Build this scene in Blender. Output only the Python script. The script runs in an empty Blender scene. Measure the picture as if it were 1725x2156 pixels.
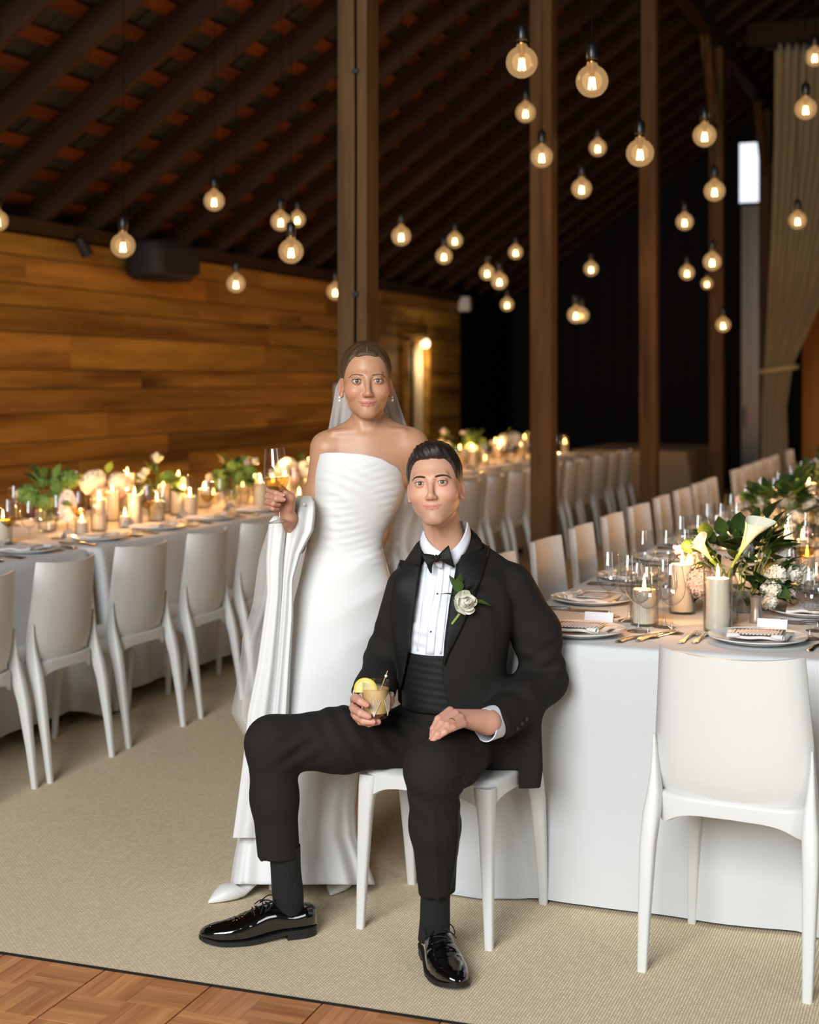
import bpy, bmesh, math, random
import numpy as np
from mathutils import Vector, Matrix, Euler
R = math.radians
SC = bpy.context.scene
COL = SC.collection
# ---------------------------------------------------------------- camera, world, light, exposure
FPX, EYE, HORIZON, YAW = 3100.0, 1.53, 806.0, R(21)
CA, SA = math.cos(YAW), math.sin(YAW)
cd = bpy.data.cameras.new('camera'); cam = bpy.data.objects.new('camera', cd); COL.objects.link(cam)
cd.sensor_fit = 'HORIZONTAL'; cd.sensor_width = 24.0; cd.lens = FPX / 1725 * 24.0
cd.shift_y = (HORIZON - 1078.0) / 1725.0
cd.clip_start = 0.05; cd.clip_end = 200
cam.location = (0, 0, EYE); cam.rotation_euler = (R(90), 0, YAW)
cd.dof.use_dof = True; cd.dof.focus_distance = 4.15; cd.dof.aperture_fstop = 2.2
SC.camera = cam
SC.view_settings.view_transform = 'Standard'; SC.view_settings.look = 'None'
SC.view_settings.gamma = 1.0; SC.view_settings.use_curve_mapping = False
SC.view_settings.exposure = 0.0
cy = SC.cycles
cy.use_denoising = True; cy.max_bounces = 5; cy.diffuse_bounces = 3; cy.glossy_bounces = 3
cy.transparent_max_bounces = 24; cy.transmission_bounces = 4; cy.caustics_reflective = False
cy.caustics_refractive = False; cy.sample_clamp_indirect = 4.0; cy.use_light_tree = True
cy.use_adaptive_sampling = False
w = bpy.data.worlds.new('world'); SC.world = w; w.use_nodes = True
w.node_tree.nodes['Background'].inputs[0].default_value = (1.0, 0.94, 0.86, 1)
w.node_tree.nodes['Background'].inputs[1].default_value = 0.07

def cw(X, Y, Z=0.0):                      # camera-level frame (right, depth, height) -> room frame
    return (X * CA - Y * SA, X * SA + Y * CA, Z)
def at(px, py, Y):                        # photo point at depth Y -> camera-level frame
    return ((px - 862.5) / FPX * Y, Y, EYE - (py - HORIZON) / FPX * Y)
def on_z(px, py, z=0.0):                  # photo point on a horizontal plane -> room frame
    Y = FPX * (EYE - z) / (py - HORIZON)
    return cw((px - 862.5) / FPX * Y, Y, z)
def area(name, loc, target, sx, sy, watts, col):
    l = bpy.data.lights.new(name, 'AREA'); l.shape = 'RECTANGLE'; l.size = sx; l.size_y = sy
    l.energy = watts; l.color = col
    o = bpy.data.objects.new(name, l); COL.objects.link(o); o.location = loc
    o.rotation_euler = (Vector(target) - Vector(loc)).to_track_quat('-Z', 'Y').to_euler(); return o
# the open barn doors behind the photographer
area('barn_door_daylight', cw(-2.6, -2.4, 3.9), cw(0.3, 5.0, 0.5), 3.6, 3.2, 740, (0.93, 0.97, 1.0))
area('right_fill', cw(4.4, -3.0, 3.2), cw(0.3, 5.0, 0.8), 1.6, 2.6, 90, (0.92, 0.96, 1.0))  # added fill light from the right, out of view

# ---------------------------------------------------------------- material helpers
MATS = {}
def lin(c):
    return tuple((v / 255 / 12.92 if v / 255 <= .04045 else ((v / 255 + .055) / 1.055) ** 2.4) for v in c) + (1,)
def new_mat(name):
    m = bpy.data.materials.new(name); m.use_nodes = True; MATS[name] = m
    nt = m.node_tree; b = nt.nodes.get('Principled BSDF'); return m, nt, b
def mat(name, rgb, rough=.5, metal=0, bump=0, scale=60, vary=0, sheen=0, sss=0, coat=0, spec=None, aniso=None, dist=.004):
    m, nt, b = new_mat(name); N = nt.nodes.new; L = nt.links.new
    c = lin(rgb); b.inputs['Base Color'].default_value = c
    b.inputs['Roughness'].default_value = rough; b.inputs['Metallic'].default_value = metal
    if spec is not None: b.inputs['Specular IOR Level'].default_value = spec
    if sheen: b.inputs['Sheen Weight'].default_value = sheen
    if coat: b.inputs['Coat Weight'].default_value = coat; b.inputs['Coat Roughness'].default_value = .03
    if sss:
        b.inputs['Subsurface Weight'].default_value = sss; b.inputs['Subsurface Scale'].default_value = .01
        b.inputs['Subsurface Radius'].default_value = (1, .45, .25)
    if bump or vary:
        tc = N('ShaderNodeTexCoord'); mp = N('ShaderNodeMapping'); L(tc.outputs['Object'], mp.inputs[0])
        if aniso: mp.inputs['Scale'].default_value = aniso
        nz = N('ShaderNodeTexNoise'); nz.inputs['Scale'].default_value = scale; nz.inputs['Detail'].default_value = 4
        L(mp.outputs[0], nz.inputs['Vector'])
        if bump:
            bp = N('ShaderNodeBump'); bp.inputs['Strength'].default_value = bump; bp.inputs['Distance'].default_value = dist
            L(nz.outputs['Fac'], bp.inputs['Height']); L(bp.outputs[0], b.inputs['Normal'])
        if vary:
            mx = N('ShaderNodeMix'); mx.data_type = 'RGBA'
            mx.inputs[6].default_value = tuple(v * (1 - vary) for v in c[:3]) + (1,)
            mx.inputs[7].default_value = tuple(min(1, v * (1 + vary)) for v in c[:3]) + (1,)
            L(nz.outputs['Fac'], mx.inputs[0]); L(mx.outputs[2], b.inputs['Base Color'])
    return m
def wood(name, dark, light, rough=.6, axis='Y', scale=9, objcol=False, bump=.25, knots=True, stretch=.08):
    m, nt, b = new_mat(name); N = nt.nodes.new; L = nt.links.new
    tc = N('ShaderNodeTexCoord'); mp = N('ShaderNodeMapping'); L(tc.outputs['Object'], mp.inputs[0])
    s = [1, 1, 1]; s['XYZ'.index(axis)] = stretch; mp.inputs['Scale'].default_value = s
    oi = N('ShaderNodeObjectInfo'); vm = N('ShaderNodeVectorMath'); vm.operation = 'ADD'
    cx = N('ShaderNodeCombineXYZ'); mu = N('ShaderNodeMath'); mu.operation = 'MULTIPLY'; mu.inputs[1].default_value = 37
    L(oi.outputs['Random'], mu.inputs[0]); L(mu.outputs[0], cx.inputs[0]); L(mu.outputs[0], cx.inputs[2])
    L(mp.outputs[0], vm.inputs[0]); L(cx.outputs[0], vm.inputs[1])
    nz = N('ShaderNodeTexNoise'); nz.inputs['Scale'].default_value = scale; nz.inputs['Detail'].default_value = 7; nz.inputs['Roughness'].default_value = .65
    L(vm.outputs[0], nz.inputs['Vector'])
    cr = N('ShaderNodeValToRGB'); cr.color_ramp.elements[0].position = .3; cr.color_ramp.elements[1].position = .7
    cr.color_ramp.elements[0].color = lin(dark); cr.color_ramp.elements[1].color = lin(light)
    L(nz.outputs['Fac'], cr.inputs[0]); out = cr.outputs[0]
    if knots:
        n2 = N('ShaderNodeTexNoise'); n2.inputs['Scale'].default_value = 3.2; n2.inputs['Detail'].default_value = 3; L(vm.outputs[0], n2.inputs['Vector'])
        r2 = N('ShaderNodeValToRGB'); r2.color_ramp.elements[0].position = .3; r2.color_ramp.elements[1].position = .45
        r2.color_ramp.elements[0].color = (.35, .32, .3, 1); r2.color_ramp.elements[1].color = (1, 1, 1, 1); L(n2.outputs['Fac'], r2.inputs[0])
        mk = N('ShaderNodeMix'); mk.data_type = 'RGBA'; mk.blend_type = 'MULTIPLY'; mk.inputs[0].default_value = 1
        L(out, mk.inputs[6]); L(r2.outputs[0], mk.inputs[7]); out = mk.outputs[2]
    if objcol:
        mk = N('ShaderNodeMix'); mk.data_type = 'RGBA'; mk.blend_type = 'MULTIPLY'; mk.inputs[0].default_value = 1
        L(out, mk.inputs[6]); L(oi.outputs['Color'], mk.inputs[7]); out = mk.outputs[2]
    L(out, b.inputs['Base Color']); b.inputs['Roughness'].default_value = rough; b.inputs['Specular IOR Level'].default_value = .2
    bp = N('ShaderNodeBump'); bp.inputs['Strength'].default_value = bump; bp.inputs['Distance'].default_value = .004
    L(nz.outputs['Fac'], bp.inputs['Height']); L(bp.outputs[0], b.inputs['Normal']); return m
def emit(name, rgb, strength):
    m, nt, b = new_mat(name); b.inputs['Base Color'].default_value = lin(rgb)
    b.inputs['Emission Color'].default_value = lin(rgb); b.inputs['Emission Strength'].default_value = strength; return m
def clear(name, tint=(1, 1, 1), edge=(.8, .8, .8), gloss=1.0, rough=.01, haze=0, haze_rgb=(255, 255, 255), glow=None):
    """thin clear sheet: see-through, tinted towards its silhouette, with a fresnel reflection"""
    m, nt, b = new_mat(name); N = nt.nodes.new; L = nt.links.new; nt.nodes.remove(b)
    out = nt.nodes['Material Output']
    tr = N('ShaderNodeBsdfTransparent'); gl = N('ShaderNodeBsdfGlossy'); gl.inputs['Roughness'].default_value = rough
    lw = N('ShaderNodeLayerWeight'); lw.inputs['Blend'].default_value = .5
    mx = N('ShaderNodeMix'); mx.data_type = 'RGBA'; mx.inputs[6].default_value = tuple(tint) + (1,); mx.inputs[7].default_value = tuple(edge) + (1,)
    pw = N('ShaderNodeMath'); pw.operation = 'POWER'; pw.inputs[1].default_value = 2.0
    L(lw.outputs['Facing'], pw.inputs[0]); L(pw.outputs[0], mx.inputs[0]); L(mx.outputs[2], tr.inputs[0])
    p5 = N('ShaderNodeMath'); p5.operation = 'POWER'; p5.inputs[1].default_value = 4.0; L(lw.outputs['Facing'], p5.inputs[0])
    mm = N('ShaderNodeMath'); mm.operation = 'MULTIPLY_ADD'; mm.inputs[1].default_value = .55 * gloss; mm.inputs[2].default_value = .05 * gloss; mm.use_clamp = True; L(p5.outputs[0], mm.inputs[0])
    ms = N('ShaderNodeMixShader'); L(mm.outputs[0], ms.inputs[0]); L(tr.outputs[0], ms.inputs[1]); L(gl.outputs[0], ms.inputs[2])
    last = ms.outputs[0]
    if haze:
        df = N('ShaderNodeBsdfDiffuse'); df.inputs[0].default_value = lin(haze_rgb)
        m2 = N('ShaderNodeMixShader'); m2.inputs[0].default_value = haze; L(last, m2.inputs[1]); L(df.outputs[0], m2.inputs[2]); last = m2.outputs[0]
    if glow:
        em = N('ShaderNodeEmission'); em.inputs[0].default_value = lin(glow[0]); em.inputs[1].default_value = glow[1]
        m2 = N('ShaderNodeMixShader'); m2.inputs[0].default_value = glow[2]; L(last, m2.inputs[1]); L(em.outputs[0], m2.inputs[2]); last = m2.outputs[0]
    L(last, out.inputs[0]); return m
def painted(name, rough=.5, sss=0, attr='Col', bump=0, scale=300, spec=.4, sheen=0):
    m, nt, b = new_mat(name); a = nt.nodes.new('ShaderNodeVertexColor'); a.layer_name = attr
    nt.links.new(a.outputs[0], b.inputs['Base Color']); b.inputs['Roughness'].default_value = rough
    b.inputs['Specular IOR Level'].default_value = spec
    if sss:
        b.inputs['Subsurface Weight'].default_value = sss; b.inputs['Subsurface Scale'].default_value = .006
        b.inputs['Subsurface Radius'].default_value = (1, .4, .2)
    if bump:
        nz = nt.nodes.new('ShaderNodeTexNoise'); nz.inputs['Scale'].default_value = scale; nz.inputs['Detail'].default_value = 3
        tc = nt.nodes.new('ShaderNodeTexCoord'); nt.links.new(tc.outputs['Object'], nz.inputs['Vector'])
        bp = nt.nodes.new('ShaderNodeBump'); bp.inputs['Strength'].default_value = bump; bp.inputs['Distance'].default_value = .001
        nt.links.new(nz.outputs['Fac'], bp.inputs['Height']); nt.links.new(bp.outputs[0], b.inputs['Normal'])
    return m

# ---------------------------------------------------------------- object helpers
def tag(o, label=None, cat=None, group=None, kind=None):
    if label: o['label'] = label
    if cat: o['category'] = cat
    if group: o['group'] = group
    if kind: o['kind'] = kind
    return o
def thing(name, label, cat, loc=(0, 0, 0), rz=0, group=None):
    o = bpy.data.objects.new(name, None); COL.objects.link(o); o.location = loc; o.rotation_euler = (0, 0, rz)
    o.empty_display_size = .05
    return tag(o, label, cat, group)
def link_mesh(name, me, parent=None, loc=None):
    o = bpy.data.objects.new(name, me); COL.objects.link(o)
    if parent is not None: o.parent = parent
    if loc is not None: o.location = loc
    return o
def kids(o): return [c for c in KID.get(o.name, [])]
KID = {}
def copy_tree(root, loc, rz=0, label=None, group=None, scale=None):
    def rec(o, parent):
        c = o.copy(); COL.objects.link(c)
        if parent is not None: c.parent = parent
        for ch in o.children: rec(ch, c)
        return c
    r = rec(root, None); r.location = loc; r.rotation_euler = (0, 0, rz)
    if scale: r.scale = scale
    if label: r['label'] = label
    if group: r['group'] = group
    return r
class MB:
    def __init__(s): s.v = []; s.f = []
    def add(s, vs, fs):
        n = len(s.v); s.v += [tuple(p) for p in vs]; s.f += [tuple(i + n for i in f) for f in fs]; return s
    def box(s, c, d, rot=None, taper=1.0):
        x, y, z = (d[0] / 2, d[1] / 2, d[2] / 2); vs = []
        for k in (-1, 1):
            t = taper if k > 0 else 1
            vs += [Vector((-x * t, -y * t, k * z)), Vector((x * t, -y * t, k * z)), Vector((x * t, y * t, k * z)), Vector((-x * t, y * t, k * z))]
        if rot is not None: vs = [rot @ p for p in vs]
        vs = [p + Vector(c) for p in vs]
        return s.add(vs, [(3, 2, 1, 0), (4, 5, 6, 7), (0, 1, 5, 4), (1, 2, 6, 5), (2, 3, 7, 6), (3, 0, 4, 7)])
    def lathe(s, prof, n=24, c=(0, 0, 0), caps=True, wob=None):
        vs = []; fs = []; m = len(prof)
        for r, z in prof:
            for k in range(n):
                a = 2 * math.pi * k / n; q = r * (wob(a, z) if wob else 1)
                vs.append((c[0] + q * math.cos(a), c[1] + q * math.sin(a), c[2] + z))
        for i in range(m - 1):
            for k in range(n):
                fs.append((i * n + k, i * n + (k + 1) % n, (i + 1) * n + (k + 1) % n, (i + 1) * n + k))
        if caps:
            if prof[0][0] > 1e-4: fs.append(tuple(range(n - 1, -1, -1)))
            if prof[-1][0] > 1e-4: fs.append(tuple((m - 1) * n + k for k in range(n)))
        return s.add(vs, fs)
    def tube(s, pts, rad, n=8, caps=True, flat=None):
        pts = [Vector(p) for p in pts]
        if not hasattr(rad, '__len__'): rad = [rad] * len(pts)
        vs = []; fs = []; up = Vector((0, 0, 1)); prev = None
        for i, p in enumerate(pts):
            t = (pts[min(i + 1, len(pts) - 1)] - pts[max(i - 1, 0)])
            t = t.normalized() if t.length > 1e-9 else Vector((0, 0, 1))
            if prev is None:
                a = t.cross(up)
                if a.length < 1e-3: a = t.cross(Vector((0, 1, 0)))
                a.normalize()
            else:
                a = prev - t * prev.dot(t); a = a.normalized() if a.length > 1e-6 else t.orthogonal().normalized()
            b = t.cross(a); prev = a
            for k in range(n):
                g = 2 * math.pi * k / n; q = rad[i]
                vs.append(p + a * (q * math.cos(g)) + b * (q * (flat or 1) * math.sin(g)))
        for i in range(len(pts) - 1):
            for k in range(n):
                fs.append((i * n + k, i * n + (k + 1) % n, (i + 1) * n + (k + 1) % n, (i + 1) * n + k))
        if caps: fs.append(tuple(range(n - 1, -1, -1))); fs.append(tuple((len(pts) - 1) * n + k for k in range(n)))
        return s.add(vs, fs)
    def grid(s, rows, closed=False):
        m, n = len(rows), len(rows[0]); vs = [p for r in rows for p in r]; fs = []
        for i in range(m - 1):
            for k in range(n if closed else n - 1):
                k2 = (k + 1) % n; fs.append((i * n + k, i * n + k2, (i + 1) * n + k2, (i + 1) * n + k))
        return s.add(vs, fs)
    def mesh(s, name, m=None, smooth=True, angle=None):
        me = bpy.data.meshes.new(name); me.from_pydata([tuple(p) for p in s.v], [], s.f)
        if m is not None: me.materials.append(m)
        if smooth:
            me.polygons.foreach_set('use_smooth', [True] * len(me.polygons))
            if angle:
                try: me.set_sharp_from_angle(angle=R(angle))
                except Exception: pass
        me.update(); return me
    def build(s, name, m=None, parent=None, smooth=True, angle=40, loc=None, solid=0, bevel=0, sub=0, off=0):
        o = link_mesh(name, s.mesh(name, m, smooth, angle), parent, loc)
        if solid: md = o.modifiers.new('s', 'SOLIDIFY'); md.thickness = solid; md.offset = off
        if sub: md = o.modifiers.new('u', 'SUBSURF'); md.levels = sub; md.render_levels = sub
        if bevel: md = o.modifiers.new('b', 'BEVEL'); md.width = bevel; md.segments = 2; md.limit_method = 'ANGLE'
        return o
def interp(x, xs, ys): return float(np.interp(x, xs, ys))
def smooth_path(pts, n):
    """Catmull-Rom through the points"""
    P = [np.array(p, float) for p in pts]; P = [2 * P[0] - P[1]] + P + [2 * P[-1] - P[-2]]; out = []
    segs = len(P) - 3
    for k in range(n):
        t = k / (n - 1) * segs; i = min(int(t), segs - 1); t -= i; a, b, c, d = P[i:i + 4]
        out.append(.5 * (2 * b + (c - a) * t + (2 * a - 5 * b + 4 * c - d) * t * t + (3 * b - a - 3 * c + d) * t ** 3))
    return out
def ordinal(n):
    tens = ['', '', 'twenty', 'thirty', 'forty']
    return ORD[n] if n < len(ORD) else ('thirtieth' if n == 29 else 'fortieth' if n == 39 else tens[(n + 1) // 10] + '-' + ORD[(n + 1) % 10 - 1])
ORD = ['first', 'second', 'third', 'fourth', 'fifth', 'sixth', 'seventh', 'eighth', 'ninth', 'tenth', 'eleventh', 'twelfth', 'thirteenth', 'fourteenth', 'fifteenth', 'sixteenth', 'seventeenth', 'eighteenth', 'nineteenth', 'twentieth', 'twenty-first', 'twenty-second', 'twenty-third', 'twenty-fourth', 'twenty-fifth']
# ---------------------------------------------------------------- materials
def carpet_material():
    m, nt, b = new_mat('sisal carpet'); N = nt.nodes.new; L = nt.links.new
    tc = N('ShaderNodeTexCoord'); br = N('ShaderNodeTexBrick'); L(tc.outputs['Object'], br.inputs['Vector'])
    mp = N('ShaderNodeMapping'); mp.inputs['Rotation'].default_value = (0, 0, R(90)); L(tc.outputs['Object'], mp.inputs[0]); L(mp.outputs[0], br.inputs['Vector'])
    br.inputs['Scale'].default_value = 1.0; br.inputs['Brick Width'].default_value = .013; br.inputs['Row Height'].default_value = .0075
    br.inputs['Mortar Size'].default_value = .0016; br.inputs['Mortar Smooth'].default_value = 1.0; br.inputs['Bias'].default_value = 0
    br.inputs['Color1'].default_value = lin((248, 230, 198)); br.inputs['Color2'].default_value = lin((232, 211, 177)); br.inputs['Mortar'].default_value = lin((196, 174, 142))
    nz = N('ShaderNodeTexNoise'); nz.inputs['Scale'].default_value = 1.3; nz.inputs['Detail'].default_value = 6; L(tc.outputs['Object'], nz.inputs['Vector'])
    mx = N('ShaderNodeMix'); mx.data_type = 'RGBA'; mx.blend_type = 'MULTIPLY'; mx.inputs[0].default_value = .05
    L(br.outputs['Color'], mx.inputs[6]); L(nz.outputs['Fac'], mx.inputs[7]); 
    g = N('ShaderNodeMix'); g.data_type = 'RGBA'; g.inputs[0].default_value = .0; L(mx.outputs[2], g.inputs[6]); L(g.outputs[2], b.inputs['Base Color'])
    b.inputs['Roughness'].default_value = .95; b.inputs['Specular IOR Level'].default_value = .1
    bp = N('ShaderNodeBump'); bp.invert = True; bp.inputs['Strength'].default_value = .6; bp.inputs['Distance'].default_value = .003
    L(br.outputs['Fac'], bp.inputs['Height']); L(bp.outputs[0], b.inputs['Normal']); return m
M_CARPET = carpet_material()
M_PLANK = wood('barn plank', (122, 88, 34), (188, 142, 64), rough=.7, axis='Y', scale=7, objcol=True)
M_POST = wood('post timber', (76, 52, 27), (110, 79, 43), rough=.65, axis='Z', scale=14)
M_RAFTER = wood('rafter timber', (40, 25, 14), (64, 41, 24), rough=.8, axis='X', scale=9, knots=False)
M_BATTEN = wood('roof batten', (74, 38, 18), (108, 58, 28), rough=.8, axis='Y', scale=9, objcol=True, knots=False)
M_SHINGLE = mat('roof shingle underside', (42, 40, 37), .9, bump=.5, scale=30, vary=.35, aniso=(1, 6, 1))
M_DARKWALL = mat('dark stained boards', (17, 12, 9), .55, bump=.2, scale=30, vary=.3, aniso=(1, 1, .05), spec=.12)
M_BLACK = mat('black rubber', (22, 21, 20), .6)
M_SPEAKER = mat('black speaker', (26, 22, 20), .7, bump=.2, scale=200)
M_WHITE_PLASTIC = mat('white plastic', (225, 222, 215), .4)
M_CURTAIN = mat('curtain cloth', (196, 172, 116), .85, bump=.3, scale=120, sheen=.2)
M_CABLE = mat('black cable', (14, 12, 11), .8, spec=.05)

# ---------------------------------------------------------------- floor and dance floor
mb = MB(); mb.add([(-11, -6, 0), (9, -6, 0), (9, 26, 0), (-11, 26, 0)], [(0, 1, 2, 3)])
tag(mb.build('floor', M_CARPET, smooth=False), kind='structure')

e0 = Vector(on_z(0, 2011)); e1 = Vector(on_z(900, 2150.5))
DX = (e1 - e0).normalized(); DYv = Vector((DX.y, -DX.x, 0))        # along the edge, and towards the camera
dfang = math.atan2(DX.y, DX.x)
df = thing('dance_floor', 'wood parquet dance floor with black rubber edge laid on the carpet', 'dance floor', (e0.x, e0.y, 0), dfang)
M_STRIP = wood('parquet strip', (164, 102, 60), (216, 152, 100), rough=.38, axis='X', scale=26, objcol=True, bump=.06, knots=False, stretch=.1)
rnd = random.Random(5)
PAN = .3045; edgew = .026
j1 = on_z(228, 2050); off0 = (Vector(j1) - e0).dot(DX)
strip_me = None
def strip_mesh(l, wd):
    mb = MB(); mb.box((0, 0, .006), (l, wd, .012)); return mb.mesh('strip', M_STRIP, smooth=False)
SL = (PAN - .004) / 2; S_ME = strip_mesh(SL - .0006, SL / 5 - .0006)
for i in range(-4, 7):
    for j in range(0, 5):
        cx = off0 - PAN / 2 + i * PAN; cyy = -(edgew + PAN / 2 + j * PAN)
        b_ = MB(); b_.box((0, 0, .004), (PAN - .001, PAN - .001, .008))
        pn = b_.build('parquet_panel', M_BLACK, df, smooth=False, loc=(cx, cyy, .001))
        single = -2 <= i <= 3 and j < 2
        joined = MB()
        for qx in (-1, 1):
            for qy in (-1, 1):
                for k in range(5):
                    across = (qx * qy > 0); o5 = (k - 2) * SL / 5; h = .0005 * rnd.random()
                    p = (qx * SL / 2 + (0 if across else o5), qy * SL / 2 + (o5 if across else 0), .0025 + h)
                    if single:
                        o = link_mesh('strip', S_ME, pn, p)
                        o.rotation_euler = (0, 0, 0 if across else R(90)); v = rnd.uniform(.82, 1.12); o.color = (v, v * rnd.uniform(.95, 1.02), v * .98, 1)
                    else:
                        joined.box((p[0], p[1], p[2] + .006), (SL - .0006, SL / 5 - .0006, .012) if across else (SL / 5 - .0006, SL - .0006, .012))
        if not single: tag(joined.build('strips', M_STRIP, pn, smooth=False), kind='stuff')
for i in range(-4, 7):
    b_ = MB(); x0 = off0 - PAN + i * PAN
    b_.add([(x0, 0, .0), (x0 + PAN - .002, 0, 0), (x0 + PAN - .002, -edgew, 0), (x0, -edgew, 0), (x0, -.006, .013), (x0 + PAN - .002, -.006, .013), (x0 + PAN - .002, -edgew, .014), (x0, -edgew, .014)],
           [(0, 1, 2, 3), (4, 7, 6, 5), (0, 4, 5, 1), (2, 6, 7, 3), (1, 5, 6, 2), (0, 3, 7, 4)])
    b_.build('edge_trim', M_BLACK, df, smooth=False)

# ---------------------------------------------------------------- left plank wall
XW = -6.6; WT = 2.66; WY0, WY1 = 4.0, 19.15
def wall_pt(px, py=806):
    r = (px - 862.5) / FPX; Y = XW / (r * CA - SA); p = cw(r * Y, Y, EYE - (py - HORIZON) / FPX * Y); return p
wl = MB(); wl.box((XW - .06, (WY0 + WY1) / 2, WT / 2), (.06, WY1 - WY0, WT)); wl = tag(wl.build('wall_left', M_DARKWALL, smooth=False), kind='structure')
zs = [wall_pt(0, y)[2] for y in (485, 531, 591, 640, 697, 776, 819, 874, 935, 985, 1040, 1095, 1150, 1200)] ; zs[-1] = 0
joints = {1: [57], 3: [262], 5: [300], 6: [480], 7: [230], 8: [355], 9: [170], 2: [420], 4: [150, 560]}
tone = {(3, 0): .62, (5, 0): .85, (6, 0): .72, (8, 1): .5, (9, 0): .72, (9, 1): 1.0, (7, 0): 1.05, (0, 0): .78, (1, 0): .85, (6, 1): .95, (8, 0): .88}
rnd = random.Random(11)
DOOR0, DOOR1 = 17.05, 17.75
for r_ in range(len(zs) - 1):
    ys = [WY0] + sorted(wall_pt(p)[1] for p in joints.get(r_, [rnd.uniform(50, 500)]))
    while ys[-1] < WY1 - 3.4: ys.append(ys[-1] + rnd.uniform(1.7, 3.3))
    ys.append(WY1)
    for k in range(len(ys) - 1):
        for a, b2 in ((ys[k], ys[k + 1]),):
            segs = [(a, b2)] if (b2 <= DOOR0 or a >= DOOR1 or zs[r_ + 1] > 2.1) else [(a, min(b2, DOOR0)), (max(a, DOOR1), b2)]
            for (s0, s1) in segs:
                if s1 - s0 < .05: continue
                th = .022 + rnd.uniform(-.004, .005); h = zs[r_] - zs[r_ + 1]
                m_ = MB(); m_.box((0, 0, 0), (th, s1 - s0 - .006, h - .008))
                o = m_.build('plank', M_PLANK, wl, smooth=False, loc=(XW - .03 + th / 2, (s0 + s1) / 2, (zs[r_] + zs[r_ + 1]) / 2))
                t = tone.get((r_, k - 0), rnd.choice((.8, .9, 1.0, 1.05, 1.1, .7))); o.color = (t, t * rnd.uniform(.9, 1.0), t * rnd.uniform(.82, 1.0), 1)
# lit doorway near the far end of the plank wall
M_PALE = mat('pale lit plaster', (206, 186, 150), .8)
d_ = MB(); d_.box((0, DOOR0, 1.05), (.1, .07, 2.1)); d_.box((0, DOOR1, 1.05), (.1, .07, 2.1)); d_.box((0, (DOOR0 + DOOR1) / 2, 2.1), (.1, DOOR1 - DOOR0 + .07, .08))
dr = tag(d_.build('door_1', M_PLANK, smooth=False, loc=(XW + .01, 0, 0)), kind='structure')
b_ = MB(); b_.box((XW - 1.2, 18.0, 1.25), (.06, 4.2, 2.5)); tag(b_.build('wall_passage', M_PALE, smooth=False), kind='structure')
hang = thing('door_drape', 'pale cream drape hanging inside the lit doorway of the plank wall', 'drape', (XW - .02, 17.52, 0))
rows = [[(.02 * math.sin(u * 14 + z), u * .34 - .17, z) for u in np.linspace(0, 1, 28)] for z in np.linspace(.05, 2.08, 10)]
MB().grid(rows).build('drape_cloth', mat('cream drape', (222, 202, 164), .9), hang, solid=.004)
rr = MB(); rr.tube([(0, -.2, 2.1), (0, .25, 2.1)], .01); rr.build('rail', M_BLACK, hang)
def lamp_light(name, loc, watts, col, r=.02, parent=None):
    l = bpy.data.lights.new(name, 'POINT'); l.energy = watts; l.color = col; l.shadow_soft_size = r
    o = bpy.data.objects.new(name, l); COL.objects.link(o); o.location = loc
    if parent: o.parent = parent
    return o
WARM = (1.0, .55, .2)
lamp = thing('passage_lamp', 'small bright round lamp glowing at the top of the doorway', 'lamp', (XW + .06, 17.6, 2.03))
b_ = MB(); b_.lathe([(.0, -.06), (.045, -.045), (.06, 0), (.045, .045), (.02, .06)], 16); b_.build('shade', emit('lamp shade lit', (255, 226, 180), 3), lamp)
b_ = MB(); b_.lathe([(.02, .06), (.012, .1), (.03, .12)], 12); b_.build('bracket', M_BLACK, lamp)
lamp_light('passage_glow', (.16, -.05, -.25), 9, (1, .78, .5), .05, lamp)

# ---------------------------------------------------------------- back wall of dark boards
YB = 21.6
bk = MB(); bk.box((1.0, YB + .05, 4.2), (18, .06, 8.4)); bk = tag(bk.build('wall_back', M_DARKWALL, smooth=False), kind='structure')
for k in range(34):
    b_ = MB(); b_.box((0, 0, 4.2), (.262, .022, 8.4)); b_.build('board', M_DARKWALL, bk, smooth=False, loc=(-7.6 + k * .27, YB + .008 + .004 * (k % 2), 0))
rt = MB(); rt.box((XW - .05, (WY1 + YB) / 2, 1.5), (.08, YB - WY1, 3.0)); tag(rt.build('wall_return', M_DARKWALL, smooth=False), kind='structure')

# ---------------------------------------------------------------- roof: shingles, battens, rafters
SL_ = .70; NRM = Vector((-SL_, 0, 1)).normalized(); ang = math.atan(SL_); RL = 12.5
def roof_pt(d, y, off): return Vector((XW - .4, y, WT + .12 - .4 * SL_)) + Vector((math.cos(ang), 0, math.sin(ang))) * d + NRM * off
roof = MB(); roof.add([roof_pt(0, -1, .25), roof_pt(RL, -1, .25), roof_pt(RL, 24, .25), roof_pt(0, 24, .25)], [(0, 1, 2, 3)])
roof = tag(roof.build('ceiling', M_SHINGLE, smooth=False), kind='structure')
rot = Matrix.Rotation(-ang, 3, 'Y')
bat_me = MB().box((0, 0, 0), (.115, 25, .022)).mesh('batten', M_BATTEN, smooth=False)
rnd = random.Random(3)
for k in range(44):
    o = link_mesh('batten', bat_me, roof, roof_pt(.16 + k * .285 + rnd.uniform(-.02, .02), 11.5, .215)); o.rotation_euler = (0, -ang, 0)
    v = rnd.uniform(.7, 1.25); o.color = (v, v * .95, v * .9, 1)
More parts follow.
